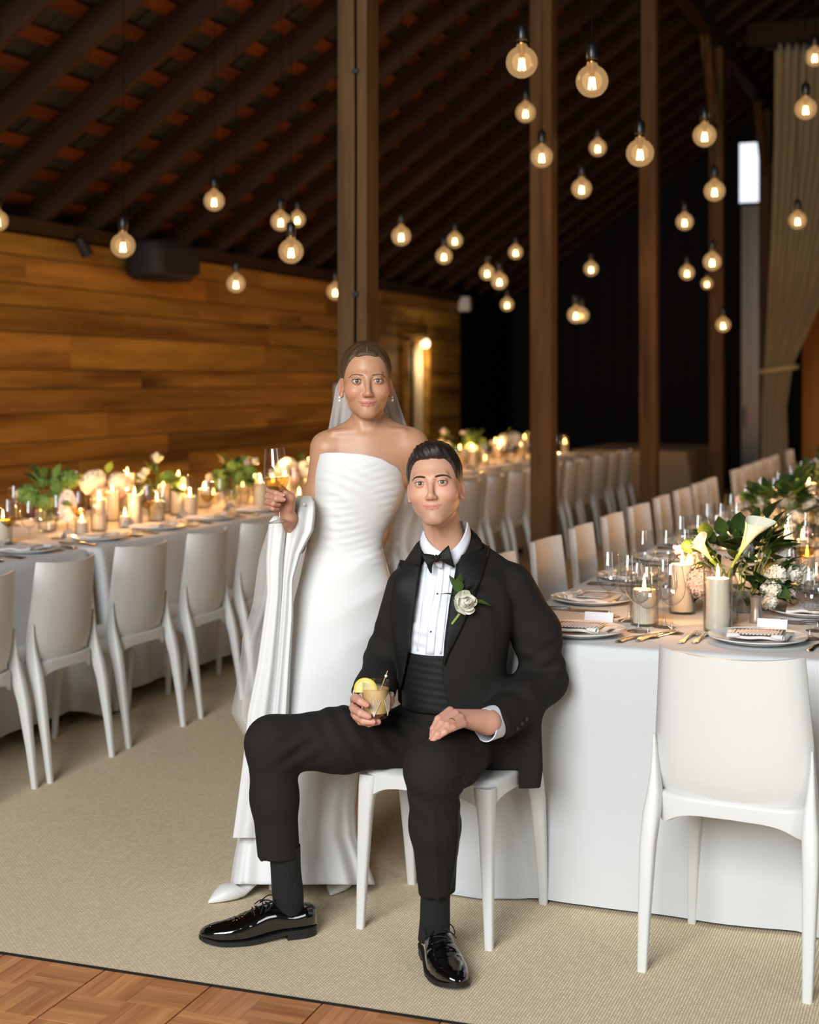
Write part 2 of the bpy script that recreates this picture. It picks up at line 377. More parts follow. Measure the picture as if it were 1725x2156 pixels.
# shingle butts seen in the gaps between the battens
raf_me = MB().box((0, 0, 0), (RL, .055, .20)).mesh('rafter', M_RAFTER, smooth=False)
for k in range(34):
    o = link_mesh('rafter', raf_me, roof, roof_pt(RL / 2, .42 + k * .70, .10)); o.rotation_euler = (0, -ang, 0)
sh_me = MB().box((0, 0, 0), (.30, .13, .012)).mesh('shingle', M_SHINGLE, smooth=False)
jn = MB()
for k in range(44):
    for q in range(150):
        if rnd.random() < .5: continue
        jn.box(roof_pt(.02 + k * .285, 2 + q * .14, .238), (.27, .128, .008 + .006 * rnd.random()), rot)
tag(jn.build('shingles', M_SHINGLE, roof, smooth=False), kind='stuff')
# right slope closes the room beyond the ridge
rp = roof_pt(RL, 0, .25)
r2 = MB(); r2.add([(rp.x, -1, rp.z), (rp.x + 9, -1, rp.z - 6.3), (rp.x + 9, 24, rp.z - 6.3), (rp.x, 24, rp.z)], [(0, 1, 2, 3)])
tag(r2.build('ceiling_right', M_SHINGLE, smooth=False), kind='structure')
# wall plate under the rafters
b_ = MB(); b_.box((XW - .02, 11.5, WT + .04), (.14, 16, .1)); tag(b_.build('trim_1', M_RAFTER, smooth=False), kind='structure')

# ---------------------------------------------------------------- posts
XP = -2.75
def roofz(x): return WT + .12 + (x - XW) * SL_ - .02
def post(px_mid, wpx, label, base=XP):
    r = (px_mid - 862.5) / FPX; Y = base / (r * CA - SA); x, y, _ = cw(r * Y, Y); wd = .152
    p = thing('timber_post', label, 'post', (x, y, 0), 0, 'row of timber posts')
    top = roofz(x) - .1
    b_ = MB(); b_.box((0, 0, top / 2), (wd, wd, top)); b_.build('shaft', M_POST, p, smooth=False, bevel=.006)
    return p, x, y, top, wd
p1 = post(754, 82, 'square timber post rising right behind the bride')
b_ = MB(); z_ = np.linspace(.1, p1[3], 30)
b_.tube([(.022 + .002 * math.sin(z * 3), -p1[4] / 2 - .006, z) for z in z_], .006, 6); b_.build('cable', M_CABLE, p1[0])
for z_ in (1.95, 3.0): b_ = MB(); b_.box((.022, -p1[4] / 2 - .006, z_), (.03, .014, .02)); b_.build('cable_clip', M_BLACK, p1[0])
p2 = post(1145, 56, 'second timber post, rising behind the groom and the right table chairs')
p3 = post(1368, 44, 'third timber post, between the bare table and the row of chairs')
p4 = post(1510, 34, 'fourth timber post with knee braces, left of the tall curtain')
p5 = post(1611, 25, 'farthest timber post standing at the left edge of the tall curtain')
def brace(p, dx, dy, ztop, drop, l):
    b_ = MB(); a = Vector((0, 0, ztop - drop)); e = Vector((dx * l, dy * l, ztop)); d = e - a
    b_.box((a + e) / 2, (.1, .1, d.length), d.to_track_quat('Z', 'Y').to_matrix()); b_.build('knee_brace', M_POST, p[0], smooth=False)
for s in (-1, 1): brace(p4, 0, s, p4[3], .95, .8)
brace(p5, 0, -1, p5[3], .95, .8); brace(p5, 1, 0, p5[3], .95, .8)
b_ = MB(); b_.box((XP, 12.5, roofz(XP) + .02), (.15, 20, .2)); tag(b_.build('trim_2', M_RAFTER, smooth=False), kind='structure')

# ---------------------------------------------------------------- added glowing pane and grey door imitating a reflection streak by the curtain
def back_pt(px, py, y=YB - .02):
    r = (px - 862.5) / FPX; Y = y / (r * SA + CA); return cw(r * Y, Y, EYE - (py - HORIZON) / FPX * Y)
def panel(name, px0, px1, py0, py1, m, y, kind='structure', th=.03):
    a = back_pt(px0, py1, y); b3 = back_pt(px1, py0, y)
    q = MB(); q.box(((a[0] + b3[0]) / 2, y, (a[2] + b3[2]) / 2), (b3[0] - a[0], th, b3[2] - a[2])); o = q.build(name, m, smooth=False)
    if kind: tag(o, kind=kind)
    return o, a, b3
M_STEEL = mat('brushed grey steel', (120, 112, 104), .3, metal=.6, bump=.1, scale=40, aniso=(8, 1, .1))
door, a, b3 = panel('door_2', 1562, 1602, 425, 985, M_STEEL, YB - .06)
q = MB(); q.box(((a[0] + b3[0]) / 2 - .09, YB - .1, 1.05), (.02, .03, .3)); q.build('handle', M_BLACK, door, smooth=False)
win, a, b3 = panel('streak_pane', 1558, 1600, 300, 428, emit('glowing streak pane', (232, 240, 255), 1.3), YB - .05)  # emission stands in for the bright top of the streak
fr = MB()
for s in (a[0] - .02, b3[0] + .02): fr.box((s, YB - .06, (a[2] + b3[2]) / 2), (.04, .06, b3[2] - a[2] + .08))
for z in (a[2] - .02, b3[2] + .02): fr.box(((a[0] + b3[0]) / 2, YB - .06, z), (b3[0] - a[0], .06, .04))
fr.build('streak_frame', M_DARKWALL, win, smooth=False)

# ---------------------------------------------------------------- tall curtain at the right, gathered to a tieback
YC = 17.5
cu = thing('tall_curtain', 'tall olive beige curtain swept aside at the right of the hall', 'curtain', (0, YC, 0))
L_ = [(100, 1632), (300, 1630), (500, 1624), (650, 1618), (770, 1612), (860, 1606), (960, 1606), (1050, 1606)]
R_ = [(100, 1850), (300, 1820), (500, 1770), (650, 1722), (770, 1668), (860, 1655), (960, 1660), (1050, 1664)]
rows = []
for py in np.linspace(96, 1075, 46):
    xl = interp(py, [p[0] for p in L_], [p[1] for p in L_]); xr = interp(py, [p[0] for p in R_], [p[1] for p in R_])
    row = []
    for u in np.linspace(0, 1, 150):
        p = back_pt(xl + (xr - xl) * u, py, YC); wid = (xr - xl) / 218
        row.append((p[0], (.085 * wid + .03) * math.sin(u * 78 + .6 * math.sin(py / 210)) + .02 * math.sin(u * 31), p[2]))
    rows.append(row)
MB().grid(rows).build('curtain_cloth', M_CURTAIN, cu, solid=.006)
p = back_pt(1640, 778, YC)
b_ = MB(); b_.tube([(p[0] + .2 * math.cos(t), .13 * math.sin(t), p[2] + .03 * math.cos(t)) for t in np.linspace(0, 6.28, 24)], .03, 8); b_.build('tieback', M_CURTAIN, cu)
pl = back_pt(1612, 92, YC)
b_ = MB(); b_.box((pl[0] + 1.6, YC, pl[2] + .1), (3.6, .16, .26)); tag(b_.build('trim_3', M_RAFTER, smooth=False), kind='structure')
b_ = MB(); b_.tube([(pl[0], -.0, pl[2] - .06), (pl[0] + 3, 0, pl[2] - .06)], .02, 8); b_.build('curtain_rod', M_BLACK, cu)
# amber panel right of the curtain
M_AMBER = mat('amber wall', (190, 120, 50), .8)
q, a, b3 = panel('wall_amber', 1690, 1850, 520, 1030, M_AMBER, 19.6)

# ---------------------------------------------------------------- wall fittings
pc = wall_pt(283, 552)
sp = thing('wall_speaker', 'large black loudspeaker mounted high on the plank wall under the rafters', 'speaker', (XW + .26, pc[1], pc[2]))
rows = []
for z, k in ((-.16, .8), (-.13, .95), (-.05, 1), (.07, 1), (.13, .95), (.16, .82)):
    rows.append([(k * .22 * math.copysign(abs(math.cos(t)) ** .6, math.cos(t)), k * .34 * math.copysign(abs(math.sin(t)) ** .6, math.sin(t)), z) for t in np.linspace(0, 2 * math.pi, 32, endpoint=False)])
b_ = MB().grid(rows, True); n = len(b_.v); b_.f.append(tuple(range(31, -1, -1))); b_.f.append(tuple(range(n - 32, n))); b_.build('cabinet', M_SPEAKER, sp)
b_ = MB(); b_.box((.2, 0, 0), (.07, .5, .22)); b_.build('grille', mat('speaker grille', (16, 14, 13), .9, bump=.5, scale=500), sp, smooth=False, bevel=.02)
b_ = MB(); b_.box((-.22, 0, .1), (.2, .1, .05)); b_.build('bracket', M_BLACK, sp, smooth=False)
pc = wall_pt(157, 521)
b_ = thing('wall_spotlight', 'small black spotlight clipped to the top of the plank wall', 'spotlight', (XW + .07, pc[1], pc[2]))
q = MB(); q.tube([(0, -.05, .07), (.03, .03, -.06)], [.035, .05], 14); q.build('can', M_BLACK, b_); q = MB(); q.box((-.03, 0, .06), (.06, .03, .06)); q.build('clamp', M_BLACK, b_, smooth=False)
pc = wall_pt(969, 641)
b_ = thing('emergency_light', 'small white box fixed at the far end of the plank wall', 'light fitting', (XW + .09, pc[1] - .06, pc[2]))
q = MB(); q.box((0, 0, 0), (.15, .12, .2)); q.build('housing', M_WHITE_PLASTIC, b_, smooth=False, bevel=.015); q = MB(); q.box((.078, 0, -.02), (.01, .09, .1)); q.build('diffuser', mat('frosted lens', (210, 210, 205), .3), b_, smooth=False)
# ---------------------------------------------------------------- pendant bulbs
M_FIL = emit('glowing filament', (255, 214, 140), 60)
M_GLOBE = clear('amber bulb glass', (1, .93, .8), (.95, .72, .42), gloss=1.0, rough=.02, glow=((240, 190, 130), .62, .55))
M_SOCKET = mat('black socket', (18, 17, 16), .35)
M_BRASS = mat('brass cap', (150, 112, 66), .3, metal=1)
def bulb_meshes():
    g = MB(); prof = [(.0, -.062)] + [(.0625 * math.sin(t), -.0625 * math.cos(t)) for t in np.linspace(.15, 2.75, 18)] + [(.0205, .066), (.019, .078)]
    g.lathe(prof, 28, caps=False); a = g.mesh('globe', M_GLOBE)
    f = MB()
    for k in range(6):
        t = k * math.pi / 3; f.tube([(.006 * math.cos(t), .006 * math.sin(t), .028), (.0125 * math.cos(t + .3), .0125 * math.sin(t + .3), -.030)], .0022, 5)
    b = f.mesh('filament', M_FIL)
    c = MB(); c.lathe([(.008, -.03), (.01, .03), (.0205, .07), (.0205, .085)], 14); c = c.mesh('cap', M_BRASS)
    s = MB(); s.lathe([(.022, .083), (.024, .09), (.024, .135), (.018, .145), (.006, .15), (.006, .16)], 16); s = s.mesh('socket', M_SOCKET)
    return a, b, c, s
BM = bulb_meshes()
BULBS = [(1099, 131, 67, 'nearest pair'), (1247, 171, 68, ''), (1348, 322, 58, ''), (1484, 285, 49, ''), (1697, 229, 46, ''), (1716, 120, 40, ''), (1141, 330, 46, ''), (1107, 237, 42, ''), (1505, 402, 44, ''),
         (1225, 397, 42, ''), (1259, 311, 36, ''), (1680, 464, 37, ''), (1442, 467, 36, ''), (1500, 551, 38, ''), (1447, 574, 31, ''), (1489, 597, 24, ''), (1523, 684, 31, ''), (1245, 566, 30, ''), (1213, 663, 36, ''), (1225, 664, 31, ''),
         (1086, 531, 30, ''), (1052, 592, 35, ''), (1026, 574, 32, ''), (1068, 641, 28, ''), (958, 506, 33, ''), (935, 539, 35, ''), (845, 497, 41, ''), (706, 614, 36, ''), (497, 597, 39, ''), (451, 423, 43, ''),
         (613, 529, 52, ''), (591, 466, 41, ''), (626, 462, 34, ''), (259, 517, 52, ''), (-5, 465, 44, '')]
BLAB = ['clear globe bulb hanging highest, just left of the second post top', 'largest clear globe bulb, hanging lower right of the highest one', 'globe bulb hanging in front of the third post', 'globe bulb hanging in front of the fourth post, upper of two', 'globe bulb high in front of the curtain',
        'globe bulb at the frame edge above the curtain bulb', 'globe bulb hanging in front of the second post', 'globe bulb half hidden by the left edge of the second post', 'globe bulb on the fourth post, below its upper neighbour', 'globe bulb between second and third posts, lower of two close together',
        'globe bulb between second and third posts, upper of two close together', 'lowest globe bulb in front of the curtain', 'globe bulb alone between third and fourth posts, mid height', 'upper of two close bulbs on the fourth post, low', 'lower globe bulb between third and fourth posts',
        'small bulb half hidden just below the close pair on the fourth post', 'lowest globe bulb right of the fourth post', 'globe bulb alone in the dark right of the second post', 'left bulb of a touching pair low between second and third posts', 'right bulb of a touching pair low between second and third posts',
        'globe bulb left of the second post, highest of four there', 'globe bulb right of a touching pair left of the second post', 'globe bulb left of a touching pair left of the second post', 'lowest globe bulb left of the second post', 'upper right bulb of two close together right of the first post',
        'lower left bulb of two close together right of the first post', 'globe bulb just right of the first post', 'globe bulb half hidden behind the first post, left edge', 'globe bulb in front of the top of the plank wall', 'globe bulb hanging high under the rafters, left of the cluster of three',
        'lowest and largest bulb of a cluster of three left of first post', 'upper left bulb of a cluster of three left of first post', 'upper right bulb of a cluster of three left of first post', 'globe bulb in front of the black wall speaker', 'globe bulb cut by the left frame edge']
for k, (px, py, d, _) in enumerate(BULBS):
    Y = FPX * .125 / d; X, Y, Z = at(px, py, Y); x, y, z = cw(X, Y, Z)
    t = thing('pendant_bulb', BLAB[k], 'bulb', (x, y, z), 0, 'hanging globe bulbs')
    for nm, me in zip(('globe', 'filament', 'cap', 'socket'), BM): link_mesh(nm, me, t)
    top = max(roofz(x) + .29 - z, .5)
    c = MB()
    if k in (1, 2):      # spare cord looped and tied
        o_ = .62 if k == 1 else .66; rr = .085 if k == 1 else .088
        c.tube([(0, 0, .155), (0, 0, o_ - .02)] + [(-rr + rr * math.cos(a) + (.0), .01 * math.sin(a), o_ + .02 + rr * math.sin(a)) for a in np.linspace(-.1, 6.1, 30)] + [(0, 0, o_ + .06), (0, 0, top)], .004, 6)
    else: c.tube([(0, 0, .155), (.004, 0, top * .5), (0, 0, top)], .0026, 5)
    c.build('cord', M_CABLE, t)
    lamp_light('bulb_glow', (0, 0, -.0), 3.2, (1.0, .60, .26), .05, t)

a, b3 = wall_pt(702, 890), wall_pt(742, 812)
o = thing('white_notice', 'white blank panel on the plank wall beside the head of the bride', 'panel', (XW + .03, (a[1] + b3[1]) / 2, (a[2] + b3[2]) / 2))
q = MB(); q.box((0, 0, 0), (.02, b3[1] - a[1], b3[2] - a[2])); q.build('board', M_WHITE_PLASTIC, o, smooth=False); q = MB(); q.box((-.006, 0, 0), (.02, b3[1] - a[1] + .04, b3[2] - a[2] + .04)); q.build('frame', M_WHITE_PLASTIC, o, smooth=False)
# ---------------------------------------------------------------- chairs
M_CHAIR = mat('white moulded plastic', (220, 220, 217), .38, bump=.03, scale=400)
M_CLOTH = mat('white table linen', (210, 212, 212), .85, bump=.06, scale=500, sheen=.1)
def chair_proto():
    t = thing('white_chair', 'x', 'chair', (0, 0, 0))
    zs_ = [.395, .40, .41, .43, .46, .50, .55, .62, .70, .78, .815, .825]
    yc = lambda z: interp(z, [.395, .41, .43, .46, .50, .56, .65, .825], [-.105, -.135, -.158, -.178, -.192, -.203, -.213, -.236])
    hw = lambda z: interp(z, [.395, .43, .46, .52, .60, .825], [.183, .194, .203, .212, .208, .190])
    fr, bk_ = [], []
    for z in zs_:
        a, b = [], []
        for u in np.linspace(-1, 1, 17):
            cvx = .05 * u * u + .018 * max(0, abs(u) - .8) / .2
            zz = z + (.012 * u * u if z > .7 else 0); y = yc(z) + cvx
            a.append((hw(z) * u, y + .007, zz)); b.append((hw(z) * u, y - .007 + .004 * abs(u) ** 6, zz))
        fr.append(a); bk_.append(b)
    rows = [f + list(reversed(b)) for f, b in zip(fr, bk_)]
    m_ = MB().grid(rows, True); n = len(rows[0]); m_.f.append(tuple(range(n))); m_.f.append(tuple(reversed(range(len(m_.v) - n, len(m_.v)))))
    m_.build('backrest', M_CHAIR, t, angle=50)
    # seat: rounded slab with an arched apron
    def outline(n=64, sx=.218, y0=-.185, y1=.225, p=5.0, s=1.0):
        out = []
        for k in range(n):
            a = 2 * math.pi * k / n; c, s_ = math.cos(a), math.sin(a)
            x = math.copysign(abs(c) ** (2 / p), c); y = math.copysign(abs(s_) ** (2 / p), s_)
            sxx = sx * (1 - .06 * (1 if y < 0 else 0) * (-y))
            out.append((sxx * x * s, (y0 + y1) / 2 + (y1 - y0) / 2 * y * s))
        return out
    def apron(x, y):
        d = min(math.hypot(abs(x) - .2, y - .21), math.hypot(abs(x) - .2, y + .17)); return .405 - .045 * math.exp(-(d / .05) ** 1.5)
    m_ = MB(); rows = []
    dish = lambda x, y: .45 - .012 * math.exp(-((x / .13) ** 2 + ((y - 0) / .13) ** 2)) - .012 * max(0, (y - .16) / .06) ** 2
    for s in (.02, .35, .6, .8, .92, .975, 1.0): rows.append([(x, y, dish(x, y) - (.006 if s == 1.0 else .001 if s > .95 else 0)) for x, y in outline(s=s)])
    rows.append([(x * 1.004, y * 1.004, .437) for x, y in outline()])
    rows.append([(x, y, apron(x, y)) for x, y in outline()])
    rows.append([(x * .95, y * .95 + .001, apron(x, y)) for x, y in outline()])
    rows.append([(x * .945, y * .945 + .001, .428) for x, y in outline()])
    rows.append([(x * .1, y * .1, .430) for x, y in outline()])
    m_.grid(rows, True); m_.build('seat', M_CHAIR, t, angle=50)
    def leg(pts):
        m_ = MB(); rows = []
        for (x, y, z, wx, wy) in pts:
            r_ = []
            for k in range(16):
                a = 2 * math.pi * k / 16 + .2; c, s = math.cos(a), math.sin(a)
                r_.append((x + wx * math.copysign(abs(c) ** .55, c), y + wy * math.copysign(abs(s) ** .55, s), z))
            rows.append(r_)
        m_.grid(rows, True); m_.f.append(tuple(range(15, -1, -1))); n = len(m_.v); m_.f.append(tuple(range(n - 16, n)))
        m_.build('leg', M_CHAIR, t, angle=50)
    for s in (-1, 1):
        leg([(s * .208, .217, 0, .0125, .0125), (s * .203, .212, .15, .0165, .0165), (s * .196, .204, .32, .022, .022), (s * .190, .198, .40, .027, .027), (s * .186, .195, .432, .03, .028)])
        leg([(s * .212, -.262, 0, .0125, .0135), (s * .212, -.238, .15, .0165, .018), (s * .211, -.205, .32, .021, .026), (s * .207, -.180, .40, .022, .032), (s * .2045, -.160, .45, .017, .034), (s * .2055, -.150, .50, .011, .027), (s * .2065, -.150, .55, .0065, .018), (s * .2065, -.156, .60, .003, .008)])
    for o in t.children:
        for v in o.data.vertices:
            v.co.y *= .82
            if v.co.y > 0: v.co.x *= 1 - .07 * min(1, v.co.y / .17)
    return t
CH0 = chair_proto(); CH_USED = False
def place_chair(x, y, rz, label, group=None):
    global CH_USED
    if not CH_USED:
        CH_USED = True; CH0.location = (x, y, 0); CH0.rotation_euler = (0, 0, rz); CH0['label'] = label
        if group: CH0['group'] = group
        return CH0
    return copy_tree(CH0, (x, y, 0), rz, label, group)

# ---------------------------------------------------------------- tables and cloths
TZ = .765
M_TLEG = mat('folding table leg', (90, 88, 84), .4, metal=.8)
M_TTOP = mat('plywood top', (150, 118, 80), .6)
def table(x0, x1, y0, y1, label, cloth_label, hem=.02, seed=1, group='banquet tables', folds=1.0, front=False, cm=None):
    cx, cyy = (x0 + x1) / 2, (y0 + y1) / 2
    t = thing('banquet_table', label, 'table', (cx, cyy, 0), 0, group)
    m_ = MB(); m_.box((0, 0, TZ - .02), (x1 - x0 - .02, y1 - y0 - .02, .025)); m_.build('tabletop', M_TTOP, t, smooth=False)
    for sx in (-1, 1):
        for sy in (-1, 1):
            m_ = MB(); m_.tube([(sx * ((x1 - x0) / 2 - .15), sy * ((y1 - y0) / 2 - .25), 0), (sx * ((x1 - x0) / 2 - .15), sy * ((y1 - y0) / 2 - .25), TZ - .03)], .016, 8); m_.build('leg', M_TLEG, t)
    rnd = random.Random(seed); ph = [rnd.uniform(0, 6.28) for _ in range(6)]
    hx, hy, rc = (x1 - x0) / 2, (y1 - y0) / 2, .03
    per = []                       # (x, y, nx, ny, s, corner distance)
    def side(a, b, nx, ny, n):
        for k in range(n):
            u = k / n; per.append((a[0] + (b[0] - a[0]) * u, a[1] + (b[1] - a[1]) * u, nx, ny))
    nx_, ny_ = max(24, int(hx * 2 / .03)), max(40, int(hy * 2 / .03))
    side((-hx + rc, -hy), (hx - rc, -hy), 0, -1, nx_)
    for k in range(5): a = -math.pi / 2 + k / 5 * math.pi / 2; per.append((hx - rc + rc * math.cos(a), -hy + rc + rc * math.sin(a), math.cos(a), math.sin(a)))
    side((hx, -hy + rc), (hx, hy - rc), 1, 0, ny_)
    for k in range(5): a = k / 5 * math.pi / 2; per.append((hx - rc + rc * math.cos(a), hy - rc + rc * math.sin(a), math.cos(a), math.sin(a)))
    side((hx - rc, hy), (-hx + rc, hy), 0, 1, nx_)
    for k in range(5): a = math.pi / 2 + k / 5 * math.pi / 2; per.append((-hx + rc + rc * math.cos(a), hy - rc + rc * math.sin(a), math.cos(a), math.sin(a)))
    side((-hx, hy - rc), (-hx, -hy + rc), -1, 0, ny_)
    for k in range(5): a = math.pi + k / 5 * math.pi / 2; per.append((-hx + rc + rc * math.cos(a), -hy + rc + rc * math.sin(a), math.cos(a), math.sin(a)))
    rows = [[(x * s, y * s, TZ + .002) for x, y, _, _ in per] for s in (.02, .5, .9, .985)]
    rows.append([(x, y, TZ) for x, y, _, _ in per]); rows.append([(x + .006 * a, y + .006 * b, TZ - .007) for x, y, a, b in per])
    for tdrop in (.06, .16, .3, .45, .6, .75, .88, .96, 1.0):
        r_ = []
        for x, y, a, b in per:
            sarc = x * (abs(b) > .5) + y * (abs(a) > .5)
            dc = math.hypot(hx - abs(x), hy - abs(y)); cf = math.exp(-(dc / .10) ** 2)
            wv = (.5 * math.sin(sarc * 13 + ph[0]) + .5 * math.sin(sarc * 23 + ph[1]) + .4 * math.sin(sarc * 5.3 + ph[2])) * .013 * folds * tdrop ** 1.2
            fl = .008 + .020 * tdrop + wv + cf * .085 * tdrop ** .8 - .03 * math.exp(-((dc - .19) / .07) ** 2) * tdrop
            z = TZ - (TZ - hem) * tdrop
            if cf > .05: z = max(.006, z - cf * .05 * tdrop)
            fy = fl * (.3 if (y > 0 or not front) else .55)
            r_.append((x + a * fl, y + b * fy, z))
        rows.append(r_)
    m_ = MB().grid(rows, True); n = len(per); m_.f.append(tuple(range(n - 1, -1, -1)))
    c = m_.build('tablecloth', cm or M_CLOTH, None, angle=None, loc=(cx, cyy, 0)); tag(c, cloth_label, 'tablecloth', None)
    return t
LX0, LX1 = -4.96, -3.79; RX0, RX1 = -1.40, -.26
LT = [(3.36, 5.77), (5.85, 8.22), (8.30, 10.66), (10.74, 13.11), (13.19, 15.6)]
RT = [(4.19, 6.58), (6.66, 9.02), (9.10, 11.48), (11.9, 14.27), (14.35, 16.73)]
for k, (a, b) in enumerate(LT): table(LX0, LX1, a, b, f'{ORD[k]} banquet table from the camera under the left row of white cloths', f'white cloth on the {ORD[k]} table from the camera in the left row', hem=.065, seed=k + 3)
for k, (a, b) in enumerate(RT): table(RX0, RX1, a, b, f'{ORD[k]} banquet table from the camera under the right row of white cloths', f'white cloth on the {ORD[k]} table from the camera in the right row', hem=.012, seed=k + 20, folds=.8 if k == 0 else 1.1, front=(k == 0))
table(-4.3, -3.0, 16.4, 18.3, 'bare far table under a beige cloth beyond the left row', 'beige white cloth on the bare table beyond the left row', hem=.02, seed=44, group=None, folds=1.8, cm=mat('beige table linen', (158, 138, 108), .85))

# ---------------------------------------------------------------- chairs in place
LCH = [5.0 + .56 * k for k in range(-2, 19)]
for k, y in enumerate(LCH):
    nm = f'white moulded chair, {ORD[k]} from the camera along the left row of tables'
    place_chair(-3.515, y + .02 * math.sin(k * 2.1), R(90) + .05 * math.sin(k * 1.7), nm, 'chairs along the left row of tables')
RCH = [5.0, 5.65, 6.32, 6.97, 7.62, 8.27, 8.95, 9.6, 10.25, 10.75, 12.0, 12.6, 13.2, 13.8, 14.4, 15.6]
for k, y in enumerate(RCH):
    place_chair(-1.635, y, -R(90) + .04 * math.sin(k * 2.3), f'white moulded chair, {ORD[k]} from the camera on the aisle side of the right tables', 'chairs along the aisle side of the right tables')
# the chair at the table end in the right foreground, its back to us
fl = [on_z(1350, 2043), on_z(1705, 2110)]
mx_, my_ = (fl[0][0] + fl[1][0]) / 2, (fl[0][1] + fl[1][1]) / 2
rz_ = math.atan2(fl[1][1] - fl[0][1], fl[1][0] - fl[0][0])
FC = Vector((mx_, my_, 0)) + Matrix.Rotation(rz_, 3, 'Z') @ Vector((0, .212, 0))
place_chair(FC.x, FC.y, rz_, 'empty white chair at the table end in the right foreground, back turned to us')
# the groom's chair, turned away from the table
g1, g2 = Vector(on_z(760, 1953)), Vector(on_z(1031, 1999))
gz = math.atan2(g1.y - g2.y, g1.x - g2.x); gm = (g1 + g2) / 2
GC = gm + Matrix.Rotation(gz, 3, 'Z') @ Vector((0, -.176, 0))
place_chair(GC.x, GC.y, gz, 'white chair carrying the seated groom, turned away from the table end')

# ---------------------------------------------------------------- tableware prototypes
M_GLASS = clear('clear glass', (.99, .99, .985), (.76, .74, .72), gloss=1.5, rough=.01)
M_WINE = clear('white wine', (.86, .72, .34), (.60, .44, .12), gloss=.7, rough=.02, haze=.04, haze_rgb=(214, 180, 90))
M_CHAMP = clear('sparkling wine', (.78, .66, .32), (.5, .4, .12), gloss=.8, rough=.02, haze=.05, haze_rgb=(210, 180, 90))
M_WATER = clear('still water', (.95, .96, .96), (.7, .72, .72), gloss=.8, rough=.01)
M_CHINA = mat('white china', (232, 230, 226), .12, coat=.4)
M_LINEN = mat('napkin linen', (236, 233, 228), .9, bump=.08, scale=600)
M_SILVER = mat('polished silver', (206, 202, 198), .2, metal=1)
M_SILVERH = mat('patterned silver handle', (200, 192, 182), .25, metal=1, bump=.8, scale=260, dist=.002)
M_PAPER = mat('white card', (238, 236, 240), .8)
M_WAX = mat('ivory wax', (240, 228, 205), .45, sss=.25)
M_FLAME = emit('candle flame', (255, 206, 120), 20)
M_WICK = mat('wick', (40, 28, 20), .9)
def menu_material():
    m, nt, b = new_mat('striped menu card'); N = nt.nodes.new; L = nt.links.new
    tc = N('ShaderNodeTexCoord'); sp_ = N('ShaderNodeSeparateXYZ'); L(tc.outputs['Object'], sp_.inputs[0])
    def math_(op, a, bb=None):
        n = N('ShaderNodeMath'); n.operation = op
        for i, v in enumerate((a, bb)):
            if v is None: continue
            if isinstance(v, (int, float)): n.inputs[i].default_value = v
            else: L(v, n.inputs[i])
        return n.outputs[0]
    st = math_('GREATER_THAN', math_('FRACT', math_('MULTIPLY', sp_.outputs[0], 95)), .5)
    ell = math_('LESS_THAN', math_('ADD', math_('POWER', math_('DIVIDE', math_('ABSOLUTE', sp_.outputs[0]), .062), 2), math_('POWER', math_('DIVIDE', math_('ABSOLUTE', sp_.outputs[1]), .043), 2)), 1)
    ln = math_('MULTIPLY', math_('GREATER_THAN', math_('FRACT', math_('MULTIPLY', sp_.outputs[1], 75)), .8), math_('LESS_THAN', math_('ABSOLUTE', sp_.outputs[0]), .034))
    ln = math_('MULTIPLY', ln, math_('LESS_THAN', math_('ABSOLUTE', sp_.outputs[1]), .03))
    nz = N('ShaderNodeTexNoise'); nz.inputs['Scale'].default_value = 420; L(tc.outputs['Object'], nz.inputs['Vector'])
    ln = math_('MULTIPLY', ln, math_('GREATER_THAN', nz.outputs['Fac'], .46))
    m1 = N('ShaderNodeMix'); m1.data_type = 'RGBA'; m1.inputs[6].default_value = lin((240, 238, 234)); m1.inputs[7].default_value = lin((138, 132, 108)); L(st, m1.inputs[0])
    m3 = N('ShaderNodeMix'); m3.data_type = 'RGBA'; m3.inputs[6].default_value = lin((236, 232, 240)); m3.inputs[7].default_value = lin((168, 158, 176)); L(ln, m3.inputs[0])
    m2 = N('ShaderNodeMix'); m2.data_type = 'RGBA'; L(m1.outputs[2], m2.inputs[6]); L(m3.outputs[2], m2.inputs[7]); L(ell, m2.inputs[0]); L(m2.outputs[2], b.inputs['Base Color'])
    b.inputs['Roughness'].default_value = .75; return m
M_MENU = menu_material()
class Proto:
    """first use places the original, later uses copy it with all its parts"""
    def __init__(s, root): s.root = root; s.used = False
    def put(s, loc, rz=0, label=None, group=None, scale=None):
        if not s.used:
            s.used = True; r = s.root; r.location = loc; r.rotation_euler = (0, 0, rz)
            if label: r['label'] = label
            if group: r['group'] = group
            if scale: r.scale = scale
            return r
        return copy_tree(s.root, loc, rz, label, group, scale)
def glass_root(name, bowl, stem, fill=None, cat='wine glass', n=28, parent_label='x'):
    t = thing(name, parent_label, cat)
    m_ = MB(); m_.lathe(stem, n, caps=True); m_.build('stem', M_GLASS, t)
    m_ = MB(); m_.lathe(bowl, n, caps=False); m_.build('bowl', M_GLASS, t, angle=None)
    if fill: m_ = MB(); m_.lathe(fill[1], n, caps=True); m_.build(fill[2], fill[0], t, angle=50)
    return t
STEM = [(.0355, .0), (.036, .002), (.026, .0045), (.010, .009), (.0052, .018), (.0040, .04), (.0040, .07), (.0062, .086)]
BOWL = [(.004, .085), (.014, .088), (.028, .099), (.037, .113), (.0412, .130), (.0408, .146), (.0375, .170), (.0335, .195), (.0305, .214)]
def upto(prof, z, inset=.0012):
    out = [(max(r - inset, .0005), zz + .0015) for r, zz in prof if zz < z]; rr = float(np.interp(z, [p[1] for p in prof], [p[0] for p in prof])); return out + [(rr - inset, z)]
GL_EMPTY = Proto(glass_root('wine_glass', BOWL, STEM)); GL_WATER = Proto(glass_root('water_glass', BOWL, STEM, (M_WATER, upto(BOWL, .150), 'water')))
